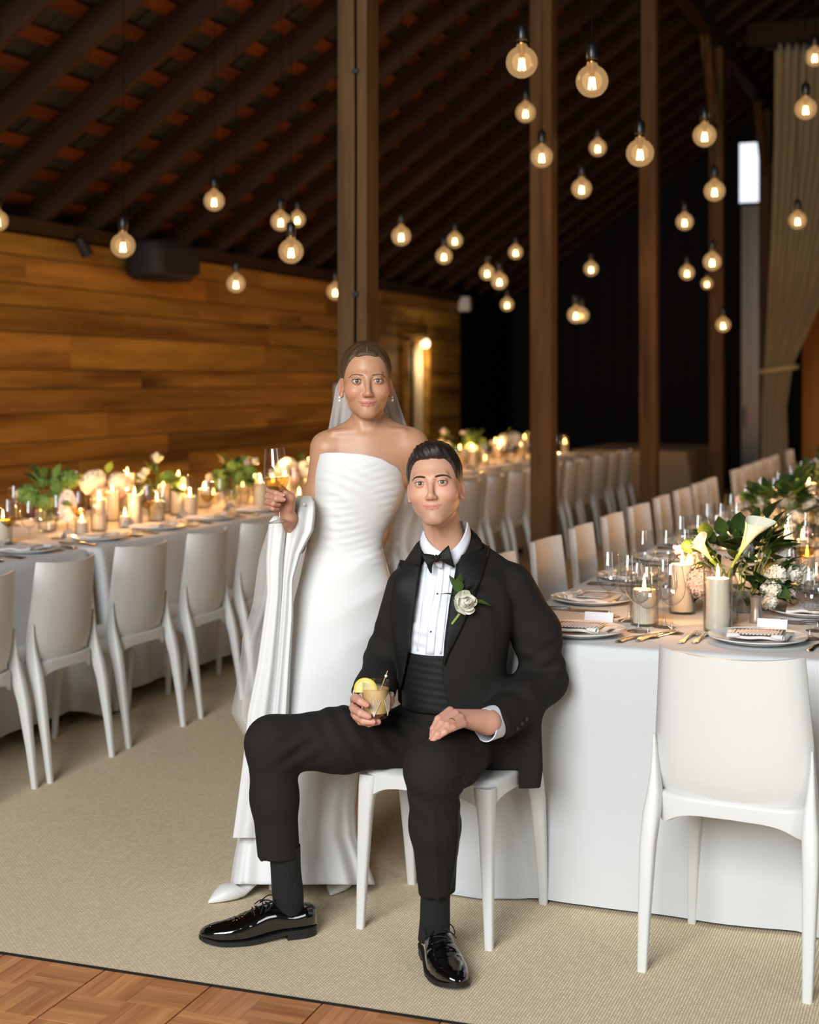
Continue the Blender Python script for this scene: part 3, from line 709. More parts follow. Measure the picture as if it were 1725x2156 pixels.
GL_WINE = Proto(glass_root('wine_glass', BOWL, STEM, (M_WINE, upto(BOWL, .128), 'white_wine')))
BOWL2 = [(.004, .095), (.011, .100), (.020, .125), (.0235, .155), (.0235, .180), (.0215, .215)]
STEM2 = [(.031, 0), (.0315, .002), (.02, .004), (.006, .010), (.0038, .025), (.0036, .08), (.006, .096)]
GL_FLUTE = Proto(glass_root('champagne_flute', BOWL2, STEM2, (M_CHAMP, upto(BOWL2, .168), 'sparkling_wine'), 'champagne flute'))
def plate_root():
    t = thing('dinner_plate', 'x', 'plate')
    MB().lathe([(.0, .004), (.085, .004), (.098, .008), (.140, .019), (.1445, .0215), (.1445, .0185), (.10, .003), (.085, 0), (.0, 0)], 48, caps=False).build('plate_body', M_CHINA, t, angle=60); return t
PL = Proto(plate_root())
def napkin_root():
    t = thing('linen_napkin', 'x', 'napkin')
    rows = []
    for x in np.linspace(-.088, .088, 12):
        r_ = []
        for k, yv in enumerate(np.linspace(-.07, .075, 14)): r_.append((x * (1 + .1 * (yv / .07)), yv, .020 + .0015 * math.sin(x * 60) + .002 * math.sin(yv * 70)))
        rows.append(r_)
    MB().grid(rows).build('folded_sheet', M_LINEN, t, solid=.007)
    for s in (-1, 1):
        rows = []
        for l in np.linspace(0, 1, 6):
            r_ = []
            for a in np.linspace(-1.2, 4.3, 18):
                rr = .0085 * (1 - .25 * l); r_.append((s * (.080 - .034 * l + .0 * rr) + s * .35 * rr * math.cos(a), -.064 - .010 * (1 - l) + .9 * rr * math.cos(a), .024 + rr * math.sin(a) * .85 + .003))
            rows.append(r_)
        MB().grid(rows).build('rolled_end', M_LINEN, t, solid=.0018)
    return t
NP = Proto(napkin_root())
def menu_root():
    t = thing('menu_card', 'x', 'menu')
    rows = [[(x, y, .0012 * math.sin(x * 20)) for y in np.linspace(-.052, .052, 6)] for x in np.linspace(-.075, .075, 10)]
    MB().grid(rows).build('card', M_MENU, t, solid=.0012); return t
MN = Proto(menu_root())
def placecard_root():
    t = thing('place_card', 'x', 'place card'); m_ = MB(); m_.add([(-.045, -.02, 0), (.045, -.02, 0), (.045, 0, .042), (-.045, 0, .042), (-.045, .02, 0), (.045, .02, 0)], [(0, 1, 2, 3), (3, 2, 5, 4)]); m_.build('folded_card', M_PAPER, t, smooth=False, solid=.0008); return t
PC = Proto(placecard_root())
def flat_profile(pts, th=.0022):
    """pts: (y, half width, z) outline of a flat utensil"""
    rows = [[(-w_, y, z), (-w_ * .5, y, z + th * .8), (w_ * .5, y, z + th * .8), (w_, y, z), (w_ * .5, y, z - th * .3), (-w_ * .5, y, z - th * .3)] for y, w_, z in pts]
    m_ = MB().grid(rows, True); n = len(m_.v); m_.f.append(tuple(range(5, -1, -1))); m_.f.append(tuple(range(n - 6, n))); return m_
HAND = [(-.105, .006, .003), (-.100, .0105, .003), (-.090, .011, .003), (-.07, .0075, .004), (-.04, .005, .006), (-.025, .007, .007), (-.01, .0045, .008)]
def fork_root():
    t = thing('dinner_fork', 'x', 'fork'); flat_profile(HAND, .004).build('handle', M_SILVERH, t)
    m_ = flat_profile([(-.012, .004, .008), (.02, .0045, .008), (.032, .012, .006), (.045, .0125, .004)])
    for k in range(4):
        x = -.0098 + k * .0065; m_.tube([(x, .043, .004), (x, .07, .004), (x, .098, .009)], [.002, .0018, .001], 6)
    m_.build('tines', M_SILVER, t); return t
FK = Proto(fork_root())
def knife_root():
    t = thing('dinner_knife', 'x', 'knife'); flat_profile(HAND[:5] + [(-.01, .007, .005)], .006).build('handle', M_SILVERH, t)
    flat_profile([(-.012, .006, .004), (.0, .0095, .003), (.07, .0105, .003), (.105, .009, .003), (.125, .003, .003)], .0015).build('blade', M_SILVER, t); return t
KN = Proto(knife_root())
def candle_root(name, wax_h, wax_r, cyl_h, cyl_r, cat, watts=1.5):
    t = thing(name, 'x', cat)
    if cyl_h:
        MB().lathe([(.0, .002), (cyl_r * .96, .002), (cyl_r, .006), (cyl_r, cyl_h), (cyl_r - .0025, cyl_h), (cyl_r - .0025, .008), (.0, .008)], 32, caps=False).build('glass_cylinder', M_GLASS, t, angle=40)
    z0 = .009 if cyl_h else 0
    MB().lathe([(wax_r * .97, z0), (wax_r, z0 + .004), (wax_r, z0 + wax_h - .004), (wax_r * .96, z0 + wax_h), (wax_r * .7, z0 + wax_h - .003), (.0, z0 + wax_h - .006)], 28).build('wax', M_WAX, t, angle=50)
    zt = z0 + wax_h - .006
    MB().tube([(0, 0, zt), (.001, 0, zt + .012)], .0012, 5).build('wick', M_WICK, t)
    MB().lathe([(.0028, 0), (.0048, .005), (.0058, .011), (.0056, .018), (.0044, .027), (.0024, .037), (.0003, .048)], 12, (0, 0, zt + .002)).build('flame', M_FLAME, t)
    lamp_light('candle_glow', (0, 0, zt + .056), watts * 1.35, (1.0, .46, .15), .0025, t); return t
CAN = {'tall': Proto(candle_root('pillar_candle', .155, .036, .195, .0445, 'candle', 1.7)), 'mid': Proto(candle_root('pillar_candle', .105, .036, .16, .0445, 'candle', 1.7)),
       'big': Proto(candle_root('pillar_candle', .205, .042, .235, .052, 'candle', 1.9)), 'small': Proto(candle_root('votive_candle', .055, .027, .075, .033, 'candle', 1.3))}
# ---------------------------------------------------------------- flowers
def leafmat(name, a, b): 
    m, nt, bs = new_mat(name); oi = nt.nodes.new('ShaderNodeObjectInfo'); mx = nt.nodes.new('ShaderNodeMix'); mx.data_type = 'RGBA'
    mx.inputs[6].default_value = lin(a); mx.inputs[7].default_value = lin(b); nt.links.new(oi.outputs['Random'], mx.inputs[0]); nt.links.new(mx.outputs[2], bs.inputs['Base Color'])
    bs.inputs['Roughness'].default_value = .45; return m
M_LEAF = leafmat('dark green leaf', (34, 58, 26), (70, 96, 40)); M_LEAF2 = leafmat('light green leaf', (88, 122, 46), (128, 150, 66))
M_STEMG = mat('green stem', (122, 150, 56), .5); M_ROSE = mat('white petal', (240, 238, 222), .6, sss=.15); M_BLUSH = mat('blush petal', (228, 200, 188), .6, sss=.15)
M_LILAC = mat('lilac petal', (206, 188, 206), .6); M_LIME = mat('lime viburnum floret', (128, 160, 74), .6, vary=.3, scale=90); M_CREAM = mat('cream petal', (238, 226, 196), .6)
M_CALLA = None
def calla_material():
    m, nt, b = new_mat('calla spathe'); tc = nt.nodes.new('ShaderNodeTexCoord'); sp_ = nt.nodes.new('ShaderNodeSeparateXYZ'); nt.links.new(tc.outputs['Object'], sp_.inputs[0])
    cr = nt.nodes.new('ShaderNodeValToRGB'); cr.color_ramp.elements[0].color = lin((178, 190, 92)); cr.color_ramp.elements[1].color = lin((242, 240, 216)); cr.color_ramp.elements[0].position = .0; cr.color_ramp.elements[1].position = .085
    nt.links.new(sp_.outputs[2], cr.inputs[0]); nt.links.new(cr.outputs[0], b.inputs['Base Color']); b.inputs['Roughness'].default_value = .5; return m
M_CALLA = calla_material()
def leaf_mesh(name, l, w_, m, curl=.25, fold=.25):
    rows = []
    for i in range(8):
        t = i / 7; wd = w_ * (math.sin(math.pi * t ** .8) ** .9 if 0 < t < 1 else .02); z = -curl * l * t * t
        rows.append([(-wd, l * t, z + fold * wd), (-wd * .5, l * t, z + fold * .35 * wd), (0, l * t, z), (wd * .5, l * t, z + fold * .35 * wd), (wd, l * t, z + fold * wd)])
    return MB().grid(rows).mesh(name, m)
LEAVES = [leaf_mesh('leaf', .085, .026, M_LEAF), leaf_mesh('leaf', .07, .014, M_LEAF), leaf_mesh('leaf', .095, .034, M_LEAF, .35), leaf_mesh('leaf', .075, .022, M_LEAF2, .3)]
def rose_mesh(name, r, m, seed=0):
    rnd = random.Random(seed); mb = MB()
    layers = [(3, .22, .95, 1.25), (4, .42, .8, 1.15), (5, .66, .6, 1.0), (6, .9, .35, .8)]
    for n, rr, z1, open_ in layers:
        for k in range(n):
            a0 = 2 * math.pi * (k + rnd.random() * .4) / n; sp_ = 2 * math.pi / n * .85; rows = []
            for i in range(5):
                t = i / 4; row = []
                for j in range(6):
                    u = j / 5 - .5; a = a0 + u * sp_ * (.6 + .6 * math.sin(math.pi * min(1, t * .8 + .1)))
                    rad = r * (rr * math.sin(t * math.pi * .55) ** .8 + .03) * (1 + .10 * (1 - rr) * math.cos(u * 3)); zz = r * (-.55 + t * (z1 + .55) - .25 * (u * 2) ** 2 * t * (1.1 - z1)) + r * .04 * rnd.random()
                    if t == 1: rad *= 1.06 if rr > .5 else .85
                    row.append((rad * math.cos(a), rad * math.sin(a), zz))
                rows.append(row)
            mb.grid(rows)
    mb.lathe([(.02 * r, -.62 * r), (.35 * r, -.55 * r), (.62 * r, -.25 * r), (.5 * r, .1 * r), (.2 * r, .55 * r), (.01, .68 * r)], 12)
    return mb.mesh(name, m)
def floret_ball(name, r, m, n=70, seed=0, fl=.2, squash=.85):
    """hydrangea or viburnum head: four-petalled florets all over a ball"""
    rnd = random.Random(seed); mb = MB(); mb.lathe([(.01, -r * .8 * squash), (r * .6, -r * .6 * squash), (r * .85, 0), (r * .6, r * .6 * squash), (.01, r * .82 * squash)], 12)
    for k in range(n):
        z = 1 - 2 * (k + .5) / n; a = k * 2.39996; q = math.sqrt(max(0, 1 - z * z)); nrm = Vector((q * math.cos(a), q * math.sin(a), z)); c = Vector((nrm.x * r, nrm.y * r, nrm.z * r * squash)) * rnd.uniform(.9, 1.03)
        t = nrm.orthogonal().normalized(); t.rotate(Matrix.Rotation(rnd.random() * 6, 3, nrm)); b_ = nrm.cross(t); s = r * fl * rnd.uniform(.8, 1.25); nrm = (nrm + Vector((rnd.uniform(-.5, .5), rnd.uniform(-.5, .5), rnd.uniform(-.5, .5)))).normalized(); t = (t - nrm * t.dot(nrm)).normalized(); b_ = nrm.cross(t)
        for j in range(4):
            d = t * math.cos(j * math.pi / 2) + b_ * math.sin(j * math.pi / 2); e = nrm.cross(d)
            mb.add([c, c + d * s * .6 + e * s * .45 + nrm * s * .2, c + d * s * 1.15 + nrm * s * .12, c + d * s * .6 - e * s * .45 + nrm * s * .2], [(0, 1, 2, 3)])
    return mb.mesh(name, m)
def calla_mesh(l=.105, r=.028):
    rows = []
    for i in range(12):
        t = i / 11; row = []
        for k in range(22):
            a = -math.pi + 2 * math.pi * k / 21 * .985; rad = r * (.16 + .9 * t ** 1.35); back = (1 + math.cos(a)) / 2
            x = rad * math.sin(a); y = rad * math.cos(a) * (.9 if t < .75 else .9 + .9 * (t - .75)); z = l * t * (1 + .28 * back * t ** 3) - l * .10 * (1 - back) * t ** 2
            if t > .7: y += .030 * (t - .7) / .3 * back ** 3 * 1.2; x *= 1 + .35 * (t - .7) / .3 * (1 - abs(math.cos(a))) 
            row.append((x, y, z))
        rows.append(row)
    return MB().grid(rows).mesh('spathe', M_CALLA)
ROSE = rose_mesh('rose_bloom', .036, M_ROSE, 1); BLUSHR = rose_mesh('rose_bloom', .034, M_BLUSH, 2); LILACR = rose_mesh('sweet_pea_bloom', .024, M_LILAC, 3)
HYD = floret_ball('hydrangea_head', .060, M_ROSE, 300, 1, .13); HYDB = floret_ball('hydrangea_head', .053, M_BLUSH, 240, 2, .14); VIB = floret_ball('viburnum_head', .033, M_LIME, 130, 3, .18, 1); STOCK = floret_ball('stock_spike', .026, M_ROSE, 70, 4, .30, 1.5)
CALLA = calla_mesh(); M_SPADIX = mat('yellow spadix', (222, 176, 50), .7); CREAMT = rose_mesh('tulip_bloom', .026, M_CREAM, 6)
def stick(me, parent, loc, d, roll=0, scale=1.0):
    o = link_mesh(me.name.split('.')[0], me, parent, loc); q = Vector(d).to_track_quat('Z', 'Y'); o.rotation_mode = 'QUATERNION'; o.rotation_quaternion = q @ Euler((0, 0, roll)).to_quaternion(); o.scale = (scale,) * 3; return o
def stick_leaf(me, parent, loc, d, roll=0, scale=1.0):
    o = link_mesh('leaf', me, parent, loc); q = Vector(d).to_track_quat('Y', 'Z'); o.rotation_mode = 'QUATERNION'; o.rotation_quaternion = q @ Euler((0, roll, 0)).to_quaternion(); o.scale = (scale,) * 3; return o
def low_vase(t, h=.085, r=.055, glass=False):
    MB().lathe([(.0, .002), (r * .8, .002), (r * .95, h * .3), (r, h * .7), (r * .92, h), (r * .86, h), (r * .9, h * .6), (r * .75, .01), (0, .01)], 26, caps=False).build('vase', M_GLASS if glass else mat('grey stoneware', (150, 146, 138), .5), t, angle=50)
    if glass: MB().lathe([(.01, .012), (r * .75, .012), (r * .9, h * .55), (.01, h * .55)], 20, caps=False).build('water', M_WATER, t)
def arrangement(name, label, group, seed, rx, ry, h, blooms, nleaf, light=False, vase_glass=False, vh=.085):
    """blooms: list of (mesh, x, y, z, scale) in the arrangement's own frame"""
    t = thing(name, label, 'flowers', (0, 0, 0), 0, group); rnd = random.Random(seed); low_vase(t, vh, glass=vase_glass)
    zc = vh + h * .25
    for me, x, y, z, s in blooms:
        d = Vector((x, y, max(z - zc * .7, .02))); stick(me, t, (x, y, z), d, rnd.random() * 6, s)
    sm = MB()
    for me, x, y, z, s in blooms: sm.tube([(x * .15, y * .15, vh * .5), (x * .55, y * .55, (vh + z) / 2 + .01), (x, y, z - .01)], .0022, 5)
    sm.build('stems', M_STEMG, t); tag(t.children[-1] if t.children else t, kind='stuff') if False else None
    for k in range(nleaf):
        a = rnd.uniform(0, 6.283); e = rnd.uniform(-.3, 1.1) if not light else rnd.uniform(-.25, 1.2); d = Vector((math.cos(a) * math.cos(e), math.sin(a) * math.cos(e), math.sin(e)))
        p = Vector((d.x * rx * .62, d.y * ry * .62, zc + d.z * h * .55)); dd = (d + Vector((rnd.uniform(-.5, .5), rnd.uniform(-.5, .5), rnd.uniform(-.1, .5)))).normalized()
        me = LEAVES[rnd.choice((0, 0, 1, 2, 3) if not light else (3, 3, 0, 1))]; stick_leaf(me, t, p, dd, rnd.uniform(-.8, .8), rnd.uniform(.7, 1.15))
    return t
def callas_vase(label, group, dirs, h=.16, r=.034):
    t = thing('calla_vase', label, 'flowers', (0, 0, 0), 0, group)
    MB().lathe([(.0, .003), (r * .9, .003), (r, .01), (r, h * .86), (r * .8, h), (r * .74, h), (r * .94, h * .85), (r * .92, .012), (0, .012)], 26, caps=False).build('vase', M_GLASS, t, angle=50)
    MB().lathe([(.01, .014), (r * .9, .014), (r * .9, h * .55), (.01, h * .55)], 20, caps=False).build('water', M_WATER, t)
    for tip, face, s in dirs:
        tip = Vector(tip); b = Vector((tip.x * -.15, tip.y * -.15, .015)); m = Vector((tip.x * .35, tip.y * .35, h * 1.02)); pts = smooth_path([b, m, tip], 12)
        st = MB(); st.tube([tuple(p) for p in pts], [.0048] * 10 + [.006, .0075], 10); st = st.build('stem', M_STEMG, t)
        d = Vector(pts[-1] - pts[-2]).normalized(); sp_ = link_mesh('spathe', CALLA, t, tuple(tip)); sp_.rotation_mode = 'QUATERNION'
        z = d; y = Vector(face); y = (y - z * y.dot(z)).normalized(); x = y.cross(z); sp_.rotation_quaternion = Matrix((x, y, z)).transposed().to_quaternion(); sp_.scale = (s,) * 3
        sd = MB(); sd.tube([(0, 0, .02), (0, .004, .075)], [.004, .002], 8); sd = sd.build('spadix', M_SPADIX, sp_)
    return t
# ---------------------------------------------------------------- dressing of the right tables
def TP(px, py): x, y, z = on_z(px, py, TZ); return (x, y, TZ + .002)
def L2(x, y, rz, lx, ly, lz=0): return (x + lx * math.cos(rz) - ly * math.sin(rz), y + lx * math.sin(rz) + ly * math.cos(rz), TZ + .002 + lz)
def setting(x, y, rz, where, rnd, glasses=True, full=True, fill=None):
    PL.put(L2(x, y, rz, 0, 0), 0, f'white dinner plate {where}', 'dinner plates')
    j = rnd.uniform(-.1, .1)
    NP.put(L2(x, y, rz, 0, .005, -.0), rz + j, f'folded white linen napkin on the plate {where}', 'linen napkins')
    MN.put(L2(x, y, rz, .0, .012, .0275), rz + j, f'striped oval-centred menu card on the plate {where}', 'menu cards')
    PC.put(L2(x, y, rz, .02, .178), rz + rnd.uniform(-.15, .15), f'white folded place card behind the plate {where}', 'place cards')
    if full:
        for k, lx in enumerate((-.185, -.222)): FK.put(L2(x, y, rz, lx, -.02 - .01 * k), rz + rnd.uniform(-.04, .04), f'silver fork {"next to" if k == 0 else "out from"} the plate {where}', 'dinner forks')
        for k, lx in enumerate((.182, .214)): KN.put(L2(x, y, rz, lx, -.02), rz + rnd.uniform(-.04, .04), f'silver knife {"next to" if k == 0 else "out from"} the plate {where}', 'dinner knives')
    if glasses:
        for k, (lx, ly) in enumerate(((.15, .165), (.205, .10), (.095, .225))):
            g = (GL_EMPTY, GL_EMPTY, GL_WATER)[k] if not fill else fill[k]
            nmk = ('middle', 'nearest', 'farthest')[k]
            g.put(L2(x, y, rz, lx + rnd.uniform(-.015, .015), ly + rnd.uniform(-.015, .015)), rnd.uniform(0, 6), f'stemmed glass, {nmk} of three, {where}', 'stemmed glasses')
rnd = random.Random(21)
pA = TP(1219, 1337); pB = TP(1596, 1353)
setting(pA[0], pA[1], 0, 'at the front table end beside the groom', rnd, glasses=False, full=False)
setting(pB[0], pB[1], 0, 'at the front table end before the empty chair', rnd, glasses=False, full=False)
def mid_at(me_off, px, py): x, y, z = TP(px, py); return (x, y, z)
for (px, py, rz, lab) in ((1453, 1345, -.10, 'left of two silver forks beside the foreground plate'), (1482, 1345, -.10, 'right of two silver forks beside the foreground plate')):
    x, y, z = TP(px, py); FK.put((x, y, z), rz, lab, 'dinner forks')
for (px, py, rz, lab) in ((1344, 1346, -.42, 'left of two silver knives on the front table edge'), (1382, 1343, -.36, 'right of two silver knives on the front table edge'), (1725, 1362, -.2, 'silver knife at the right frame edge of the table')):
    x, y, z = TP(px, py); KN.put((x, y, z), rz, lab, 'dinner knives')
for (px, py, pr, lab) in ((1365, 1343, GL_EMPTY, 'frontmost empty stemmed glass beside the first candle'), (1345, 1331, GL_WATER, 'stemmed water glass just behind the frontmost glass'), (1415, 1335, GL_EMPTY, 'empty stemmed glass left of the tall front candle'),
                          (1399, 1322, GL_EMPTY, 'empty stemmed glass second from the tall front candle'), (1283, 1300, GL_EMPTY, 'empty stemmed glass alone left of the first candle'), (1325, 1309, GL_EMPTY, 'empty stemmed glass between the lone glass and first candle'),
                          (1665, 1289, GL_EMPTY, 'stemmed glass right of the flowers and champagne flute'), (1623, 1284, GL_FLUTE, 'champagne flute half full beside the right of the flowers'), (1706, 1347, GL_EMPTY, 'stemmed glass right of the foreground plate at frame edge'), (1722, 1330, GL_WATER, 'water glass cut by the right frame edge')):
    pr.put(TP(px, py), rnd.uniform(0, 6), lab, 'stemmed glasses')
for (px, py, k, lab) in ((1512, 1331, 'tall', 'tall ivory candle in a glass cylinder, foremost on the right table'), (1357, 1318, 'mid', 'ivory candle in a glass cylinder behind the front wine glasses'), (1437, 1293, 'tall', 'ivory candle in a glass cylinder left of the calla vase')):
    CAN[k].put(TP(px, py), 0, lab, 'candles on the right tables')
sh = thing('pepper_mill', 'small waisted metal pepper mill standing before the flowers', 'pepper mill', TP(1592, 1313))
MB().lathe([(.019, 0), (.0205, .004), (.0205, .012), (.0165, .040), (.0155, .055), (.0185, .078), (.0190, .083)], 28).build('body', mat('brushed steel', (206, 200, 192), .34, metal=.9), sh, angle=50)
MB().lathe([(.0185, .0835), (.0200, .086), (.0200, .090), (.0175, .092), (.01, .0915)], 28).build('cap', M_SILVER, sh)
cv = callas_vase('glass vase of two white calla lilies behind the front candle', None, [((-.050, -.03, .205), (.2, -.9, .5), .82), ((.042, -.01, .218), (.75, .3, .35), 1.08)], h=.155, r=.042); x, y, z = TP(1527, 1313); cv.location = (x, y, z); cv.rotation_euler = (0, 0, YAW)
B = [(ROSE, -.10, .02, .19, 1), (HYD, .02, .1, .205, .8), (HYDB, -.155, -.09, .11, 1.0), (HYDB, -.16, .0, .155, .8), (STOCK, .085, -.12, .135, 1.1), (STOCK, .065, -.135, .095, 1.0), (STOCK, .055, -.15, .055, .9), (ROSE, .19, -.05, .12, 1.2), (ROSE, .145, -.10, .135, .9), (LILACR, -.2, .05, .2, 1), (LILACR, .16, .1, .2, 1),
     (VIB, -.17, .02, .215, .8), (VIB, .11, .03, .21, .9), (CREAMT, .215, .02, .09, 1.3), (ROSE, .05, .09, .25, .9), (BLUSHR, .13, -.1, .07, .8), (STOCK, -.1, -.13, .07, .8), (STOCK, .135, -.02, .19, .9)]
fa = arrangement('flower_arrangement', 'low lush arrangement of white and blush flowers on the front right table', 'low flower arrangements on the right tables', 7, .21, .18, .26, B, 150, vh=.06); x, y, z = TP(1562, 1288); fa.location = (x, y, z); fa.rotation_euler = (0, 0, YAW)
for (dx, dy, dz, sc, ln) in ((-.15, -.02, .26, 1.0, 0), (.11, .0, .33, 1.05, 2), (.135, .0, .30, 1.0, 0), (.175, .0, .31, .9, 1), (-.02, 0, .24, 1, 1), (.2, -.06, .15, 1, 1), (.2, -.03, .07, 1, 0)):
    st = MB(); st.tube([(dx * .3, dy, .1), (dx * .8, dy, dz - .02)], .0022, 5); st.build('stem', M_STEMG, fa); stick_leaf(LEAVES[ln], fa, (dx * .8, dy, dz - .02), (dx * .9, -.25, .5), .3, sc)
for k in range(46):
    a = rnd.uniform(-2.9, -.25); e = rnd.uniform(-.12, .45); d = Vector((math.cos(a), math.sin(a), e)); r_ = rnd.uniform(.07, .11)
    stick_leaf(LEAVES[rnd.choice((0, 1, 2, 0))], fa, (math.cos(a) * r_ * 1.25, math.sin(a) * r_, rnd.uniform(.045, .13)), d, rnd.uniform(-.7, .7), rnd.uniform(.7, 1.0))
P_AR = fa
crnd = random.Random(4)
for k in range(11):                                      # the aisle side and the far side of the right tables
    y = 5.0 + .645 * k
    if y > 11.4: y += .35
    setting(-1.24, y, -R(90), f'at the {ORD[k]} aisle-side place, right tables', crnd, glasses=(k != 0), full=k < 6)
    setting(-.50, y, R(90), f'at the {ORD[k]} far-side place, right tables', crnd, glasses=True, full=k < 2, fill=(GL_EMPTY, GL_WINE if k % 3 == 1 else GL_EMPTY, GL_FLUTE if k % 2 else GL_WATER))
ci = 0
for k, (px, py, kind) in enumerate(((1668, 1138, 'big'), (1655, 1190, 'mid'), (1612, 1130, 'small'), (1690, 1165, 'small'), (1709, 1130, 'mid'), (1590, 1215, 'small'), (1700, 1205, 'small'), (1480, 1215, 'small'), (1535, 1150, 'small'))):
    CAN[kind].put(TP(px, py), 0, f'lit {"pillar" if kind != "small" else "votive"} candle, {ORD[k]} counted in the cluster behind the front flowers', 'candles on the right tables')
for k in range(26):
    y = 7.6 + k * .35; x = -.88 + crnd.uniform(-.16, .16)
    CAN[crnd.choice(('tall', 'mid', 'small', 'small', 'big'))].put((x, y, TZ + .002), 0, f'{ordinal(k)} lit candle from the camera along the back half of the right tables', 'candles on the right tables')
for k, y in enumerate((7.15, 8.6, 10.1, 12.6, 14.2)):
    copy_tree(P_AR, (-.86, y, TZ + .002), k * 1.3, f'low white and green arrangement, {ORD[k + 1]} from the camera on the right tables', 'low flower arrangements on the right tables')
# ---------------------------------------------------------------- dressing of the left tables
lr = random.Random(8)
for k in range(20):
    y = 4.45 + .56 * k
    setting(-3.98, y, R(90), f'at the {ORD[k]} near-side place, left row', lr, glasses=k > 5, full=k < 8, fill=(GL_EMPTY, GL_WINE if k % 3 == 0 else GL_EMPTY, GL_WATER))
for k, (px, py, pr) in enumerate(((62, 1152, GL_EMPTY), (18, 1148, GL_WINE), (166, 1124, GL_WINE), (209, 1121, GL_EMPTY), (310, 1105, GL_WINE), (344, 1108, GL_EMPTY), (437, 1090, GL_WINE), (464, 1085, GL_EMPTY), (30, 1108, GL_WATER), (250, 1090, GL_EMPTY), (120, 1135, GL_EMPTY), (395, 1082, GL_EMPTY), (520, 1070, GL_EMPTY))):
    pr.put(TP(px, py), lr.uniform(0, 6), f'stemmed glass, {ORD[k]} counted among the front candles of the left row', 'stemmed glasses on the left tables')
CL = [(6, 1146, 'mid'), (209, 1118, 'tall'), (263, 1112, 'small'), (283, 1107, 'tall'), (268, 1075, 'big'), (376, 1085, 'big'), (400, 1087, 'mid'), (172, 1126, 'small'), (236, 1098, 'tall'), (330, 1098, 'mid'), (430, 1070, 'mid'), (345, 1080, 'tall'), (548, 1072, 'tall'), (450, 1062, 'small'), (600, 1058, 'tall'), (630, 1062, 'small'), (575, 1050, 'mid'), (650, 1048, 'mid'), (85, 1100, 'small'), (145, 1095, 'small'), (510, 1052, 'small')]
for k, (px, py, kind) in enumerate(CL):
    CAN[kind].put(TP(px, py), 0, f'lit {"pillar" if kind != "small" else "votive"} candle, {ORD[k]} counted along the front half of the left row', 'candles on the left tables')
for k in range(36):
    y = 8.3 + k * .205; x = -4.36 + lr.uniform(-.22, .22)
    CAN[lr.choice(('tall', 'mid', 'small', 'big'))].put((x, y, TZ + .002), 0, f'{ordinal(k)} lit candle from the camera along the back half of the left row', 'candles on the left tables')
def left_flowers(name, label, seed, kind):
    rr = random.Random(seed)
    if kind == 'green': bl = [(VIB, rr.uniform(-.12, .12), rr.uniform(-.1, .1), .16 + rr.uniform(0, .11), rr.uniform(1.0, 1.4)) for _ in range(10)] + [(CREAMT, -.13, -.06, .2, 1.1), (CREAMT, .13, .02, .29, 1.1), (BLUSHR, .08, .03, .28, .8)]
    elif kind == 'hydrangea': bl = [(HYD, -.05, 0, .2, 1.25), (HYD, .09, .02, .19, 1.1), (BLUSHR, .12, -.08, .13, 1), (HYDB, .0, -.05, .14, .9)]
    else: bl = [(CREAMT, .0, 0, .33, 1.5), (ROSE, -.08, -.03, .22, 1), (VIB, .07, 0, .22, 1.2), (VIB, .1, .05, .2, 1.1), (CREAMT, -.07, .03, .25, 1.2)]
    return arrangement(name, label, 'flower vases on the left tables', seed, .13, .12, .22, bl, 22 if kind != 'hydrangea' else 6, light=True, vase_glass=True, vh=.12)
F = [('green', 100, 1122, 'glass vase of lime green viburnum with cream tulips, nearest on left row'), ('hydrangea', 215, 1090, 'glass vase of white hydrangea heads behind pillar candles, left row'), ('calla', 330, 1088, 'glass vase with a tall cream flower behind candles, left row'), ('green', 490, 1075, 'glass vase of green viburnum left of the held wine glass'), ('hydrangea', 618, 1050, 'glass vase of pale hydrangea between the held glass and the bride')]
PROT = {}
for k, (kind, px, py, lab) in enumerate(F):
    o = left_flowers('flower_vase', lab, 30 + k, kind); o.location = TP(px, py); o.rotation_euler = (0, 0, YAW); PROT[kind] = o
for k, (y, kind) in enumerate(((10.3, 'green'), (11.2, 'hydrangea'), (12.2, 'calla'), (13.1, 'green'), (14.2, 'hydrangea'), (15.2, 'green'))):
    copy_tree(PROT[kind], (-4.36, y, TZ + .002), k, f'glass vase of flowers, {ORD[k]} of those farther back behind the groom on left row', 'flower vases on the left tables')
tn = thing('table_number', 'white oval table number card standing on the nearest left table', 'table number', TP(142, 1122)); m_ = MB(); n = 28
m_.add([(.0, .047 * math.cos(2 * math.pi * k / n), .135 + .085 * math.sin(2 * math.pi * k / n)) for k in range(n)], [tuple(range(n))]); m_.build('oval_card', M_PAPER, tn, smooth=False, solid=.002); tn.rotation_euler = (0, 0, R(-52))
m_ = MB(); m_.tube([(0, 0, 0), (0, 0, .055)], .003, 8); m_.lathe([(.022, 0), (.02, .004), (.004, .008)], 16); m_.build('stand', M_BRASS, tn)
# ---------------------------------------------------------------- smooth bodies: distance fields turned into one skin
def rc(P, a, b, ra, rb):
    a = np.asarray(a, np.float32); ba = np.asarray(b, np.float32) - a; pa = P - a
    h = np.clip(pa @ ba / max(float(ba @ ba), 1e-9), 0, 1); return np.sqrt(((pa - h[:, None] * ba) ** 2).sum(1)) - (ra + (rb - ra) * h)
def ell(P, c, r):
    p = P - np.asarray(c, np.float32); r = np.asarray(r, np.float32)
    k0 = np.sqrt(((p / r) ** 2).sum(1)); k1 = np.sqrt(((p / r ** 2) ** 2).sum(1)); return k0 * (k0 - 1) / np.maximum(k1, 1e-6)
def sph(P, c, r): return np.sqrt(((P - np.asarray(c, np.float32)) ** 2).sum(1)) - r
def smin(a, b, k): h = np.clip(.5 + .5 * (b - a) / k, 0, 1); return b * (1 - h) + a * h - k * h * (1 - h)
def smax(a, b, k): return -smin(-a, -b, k)
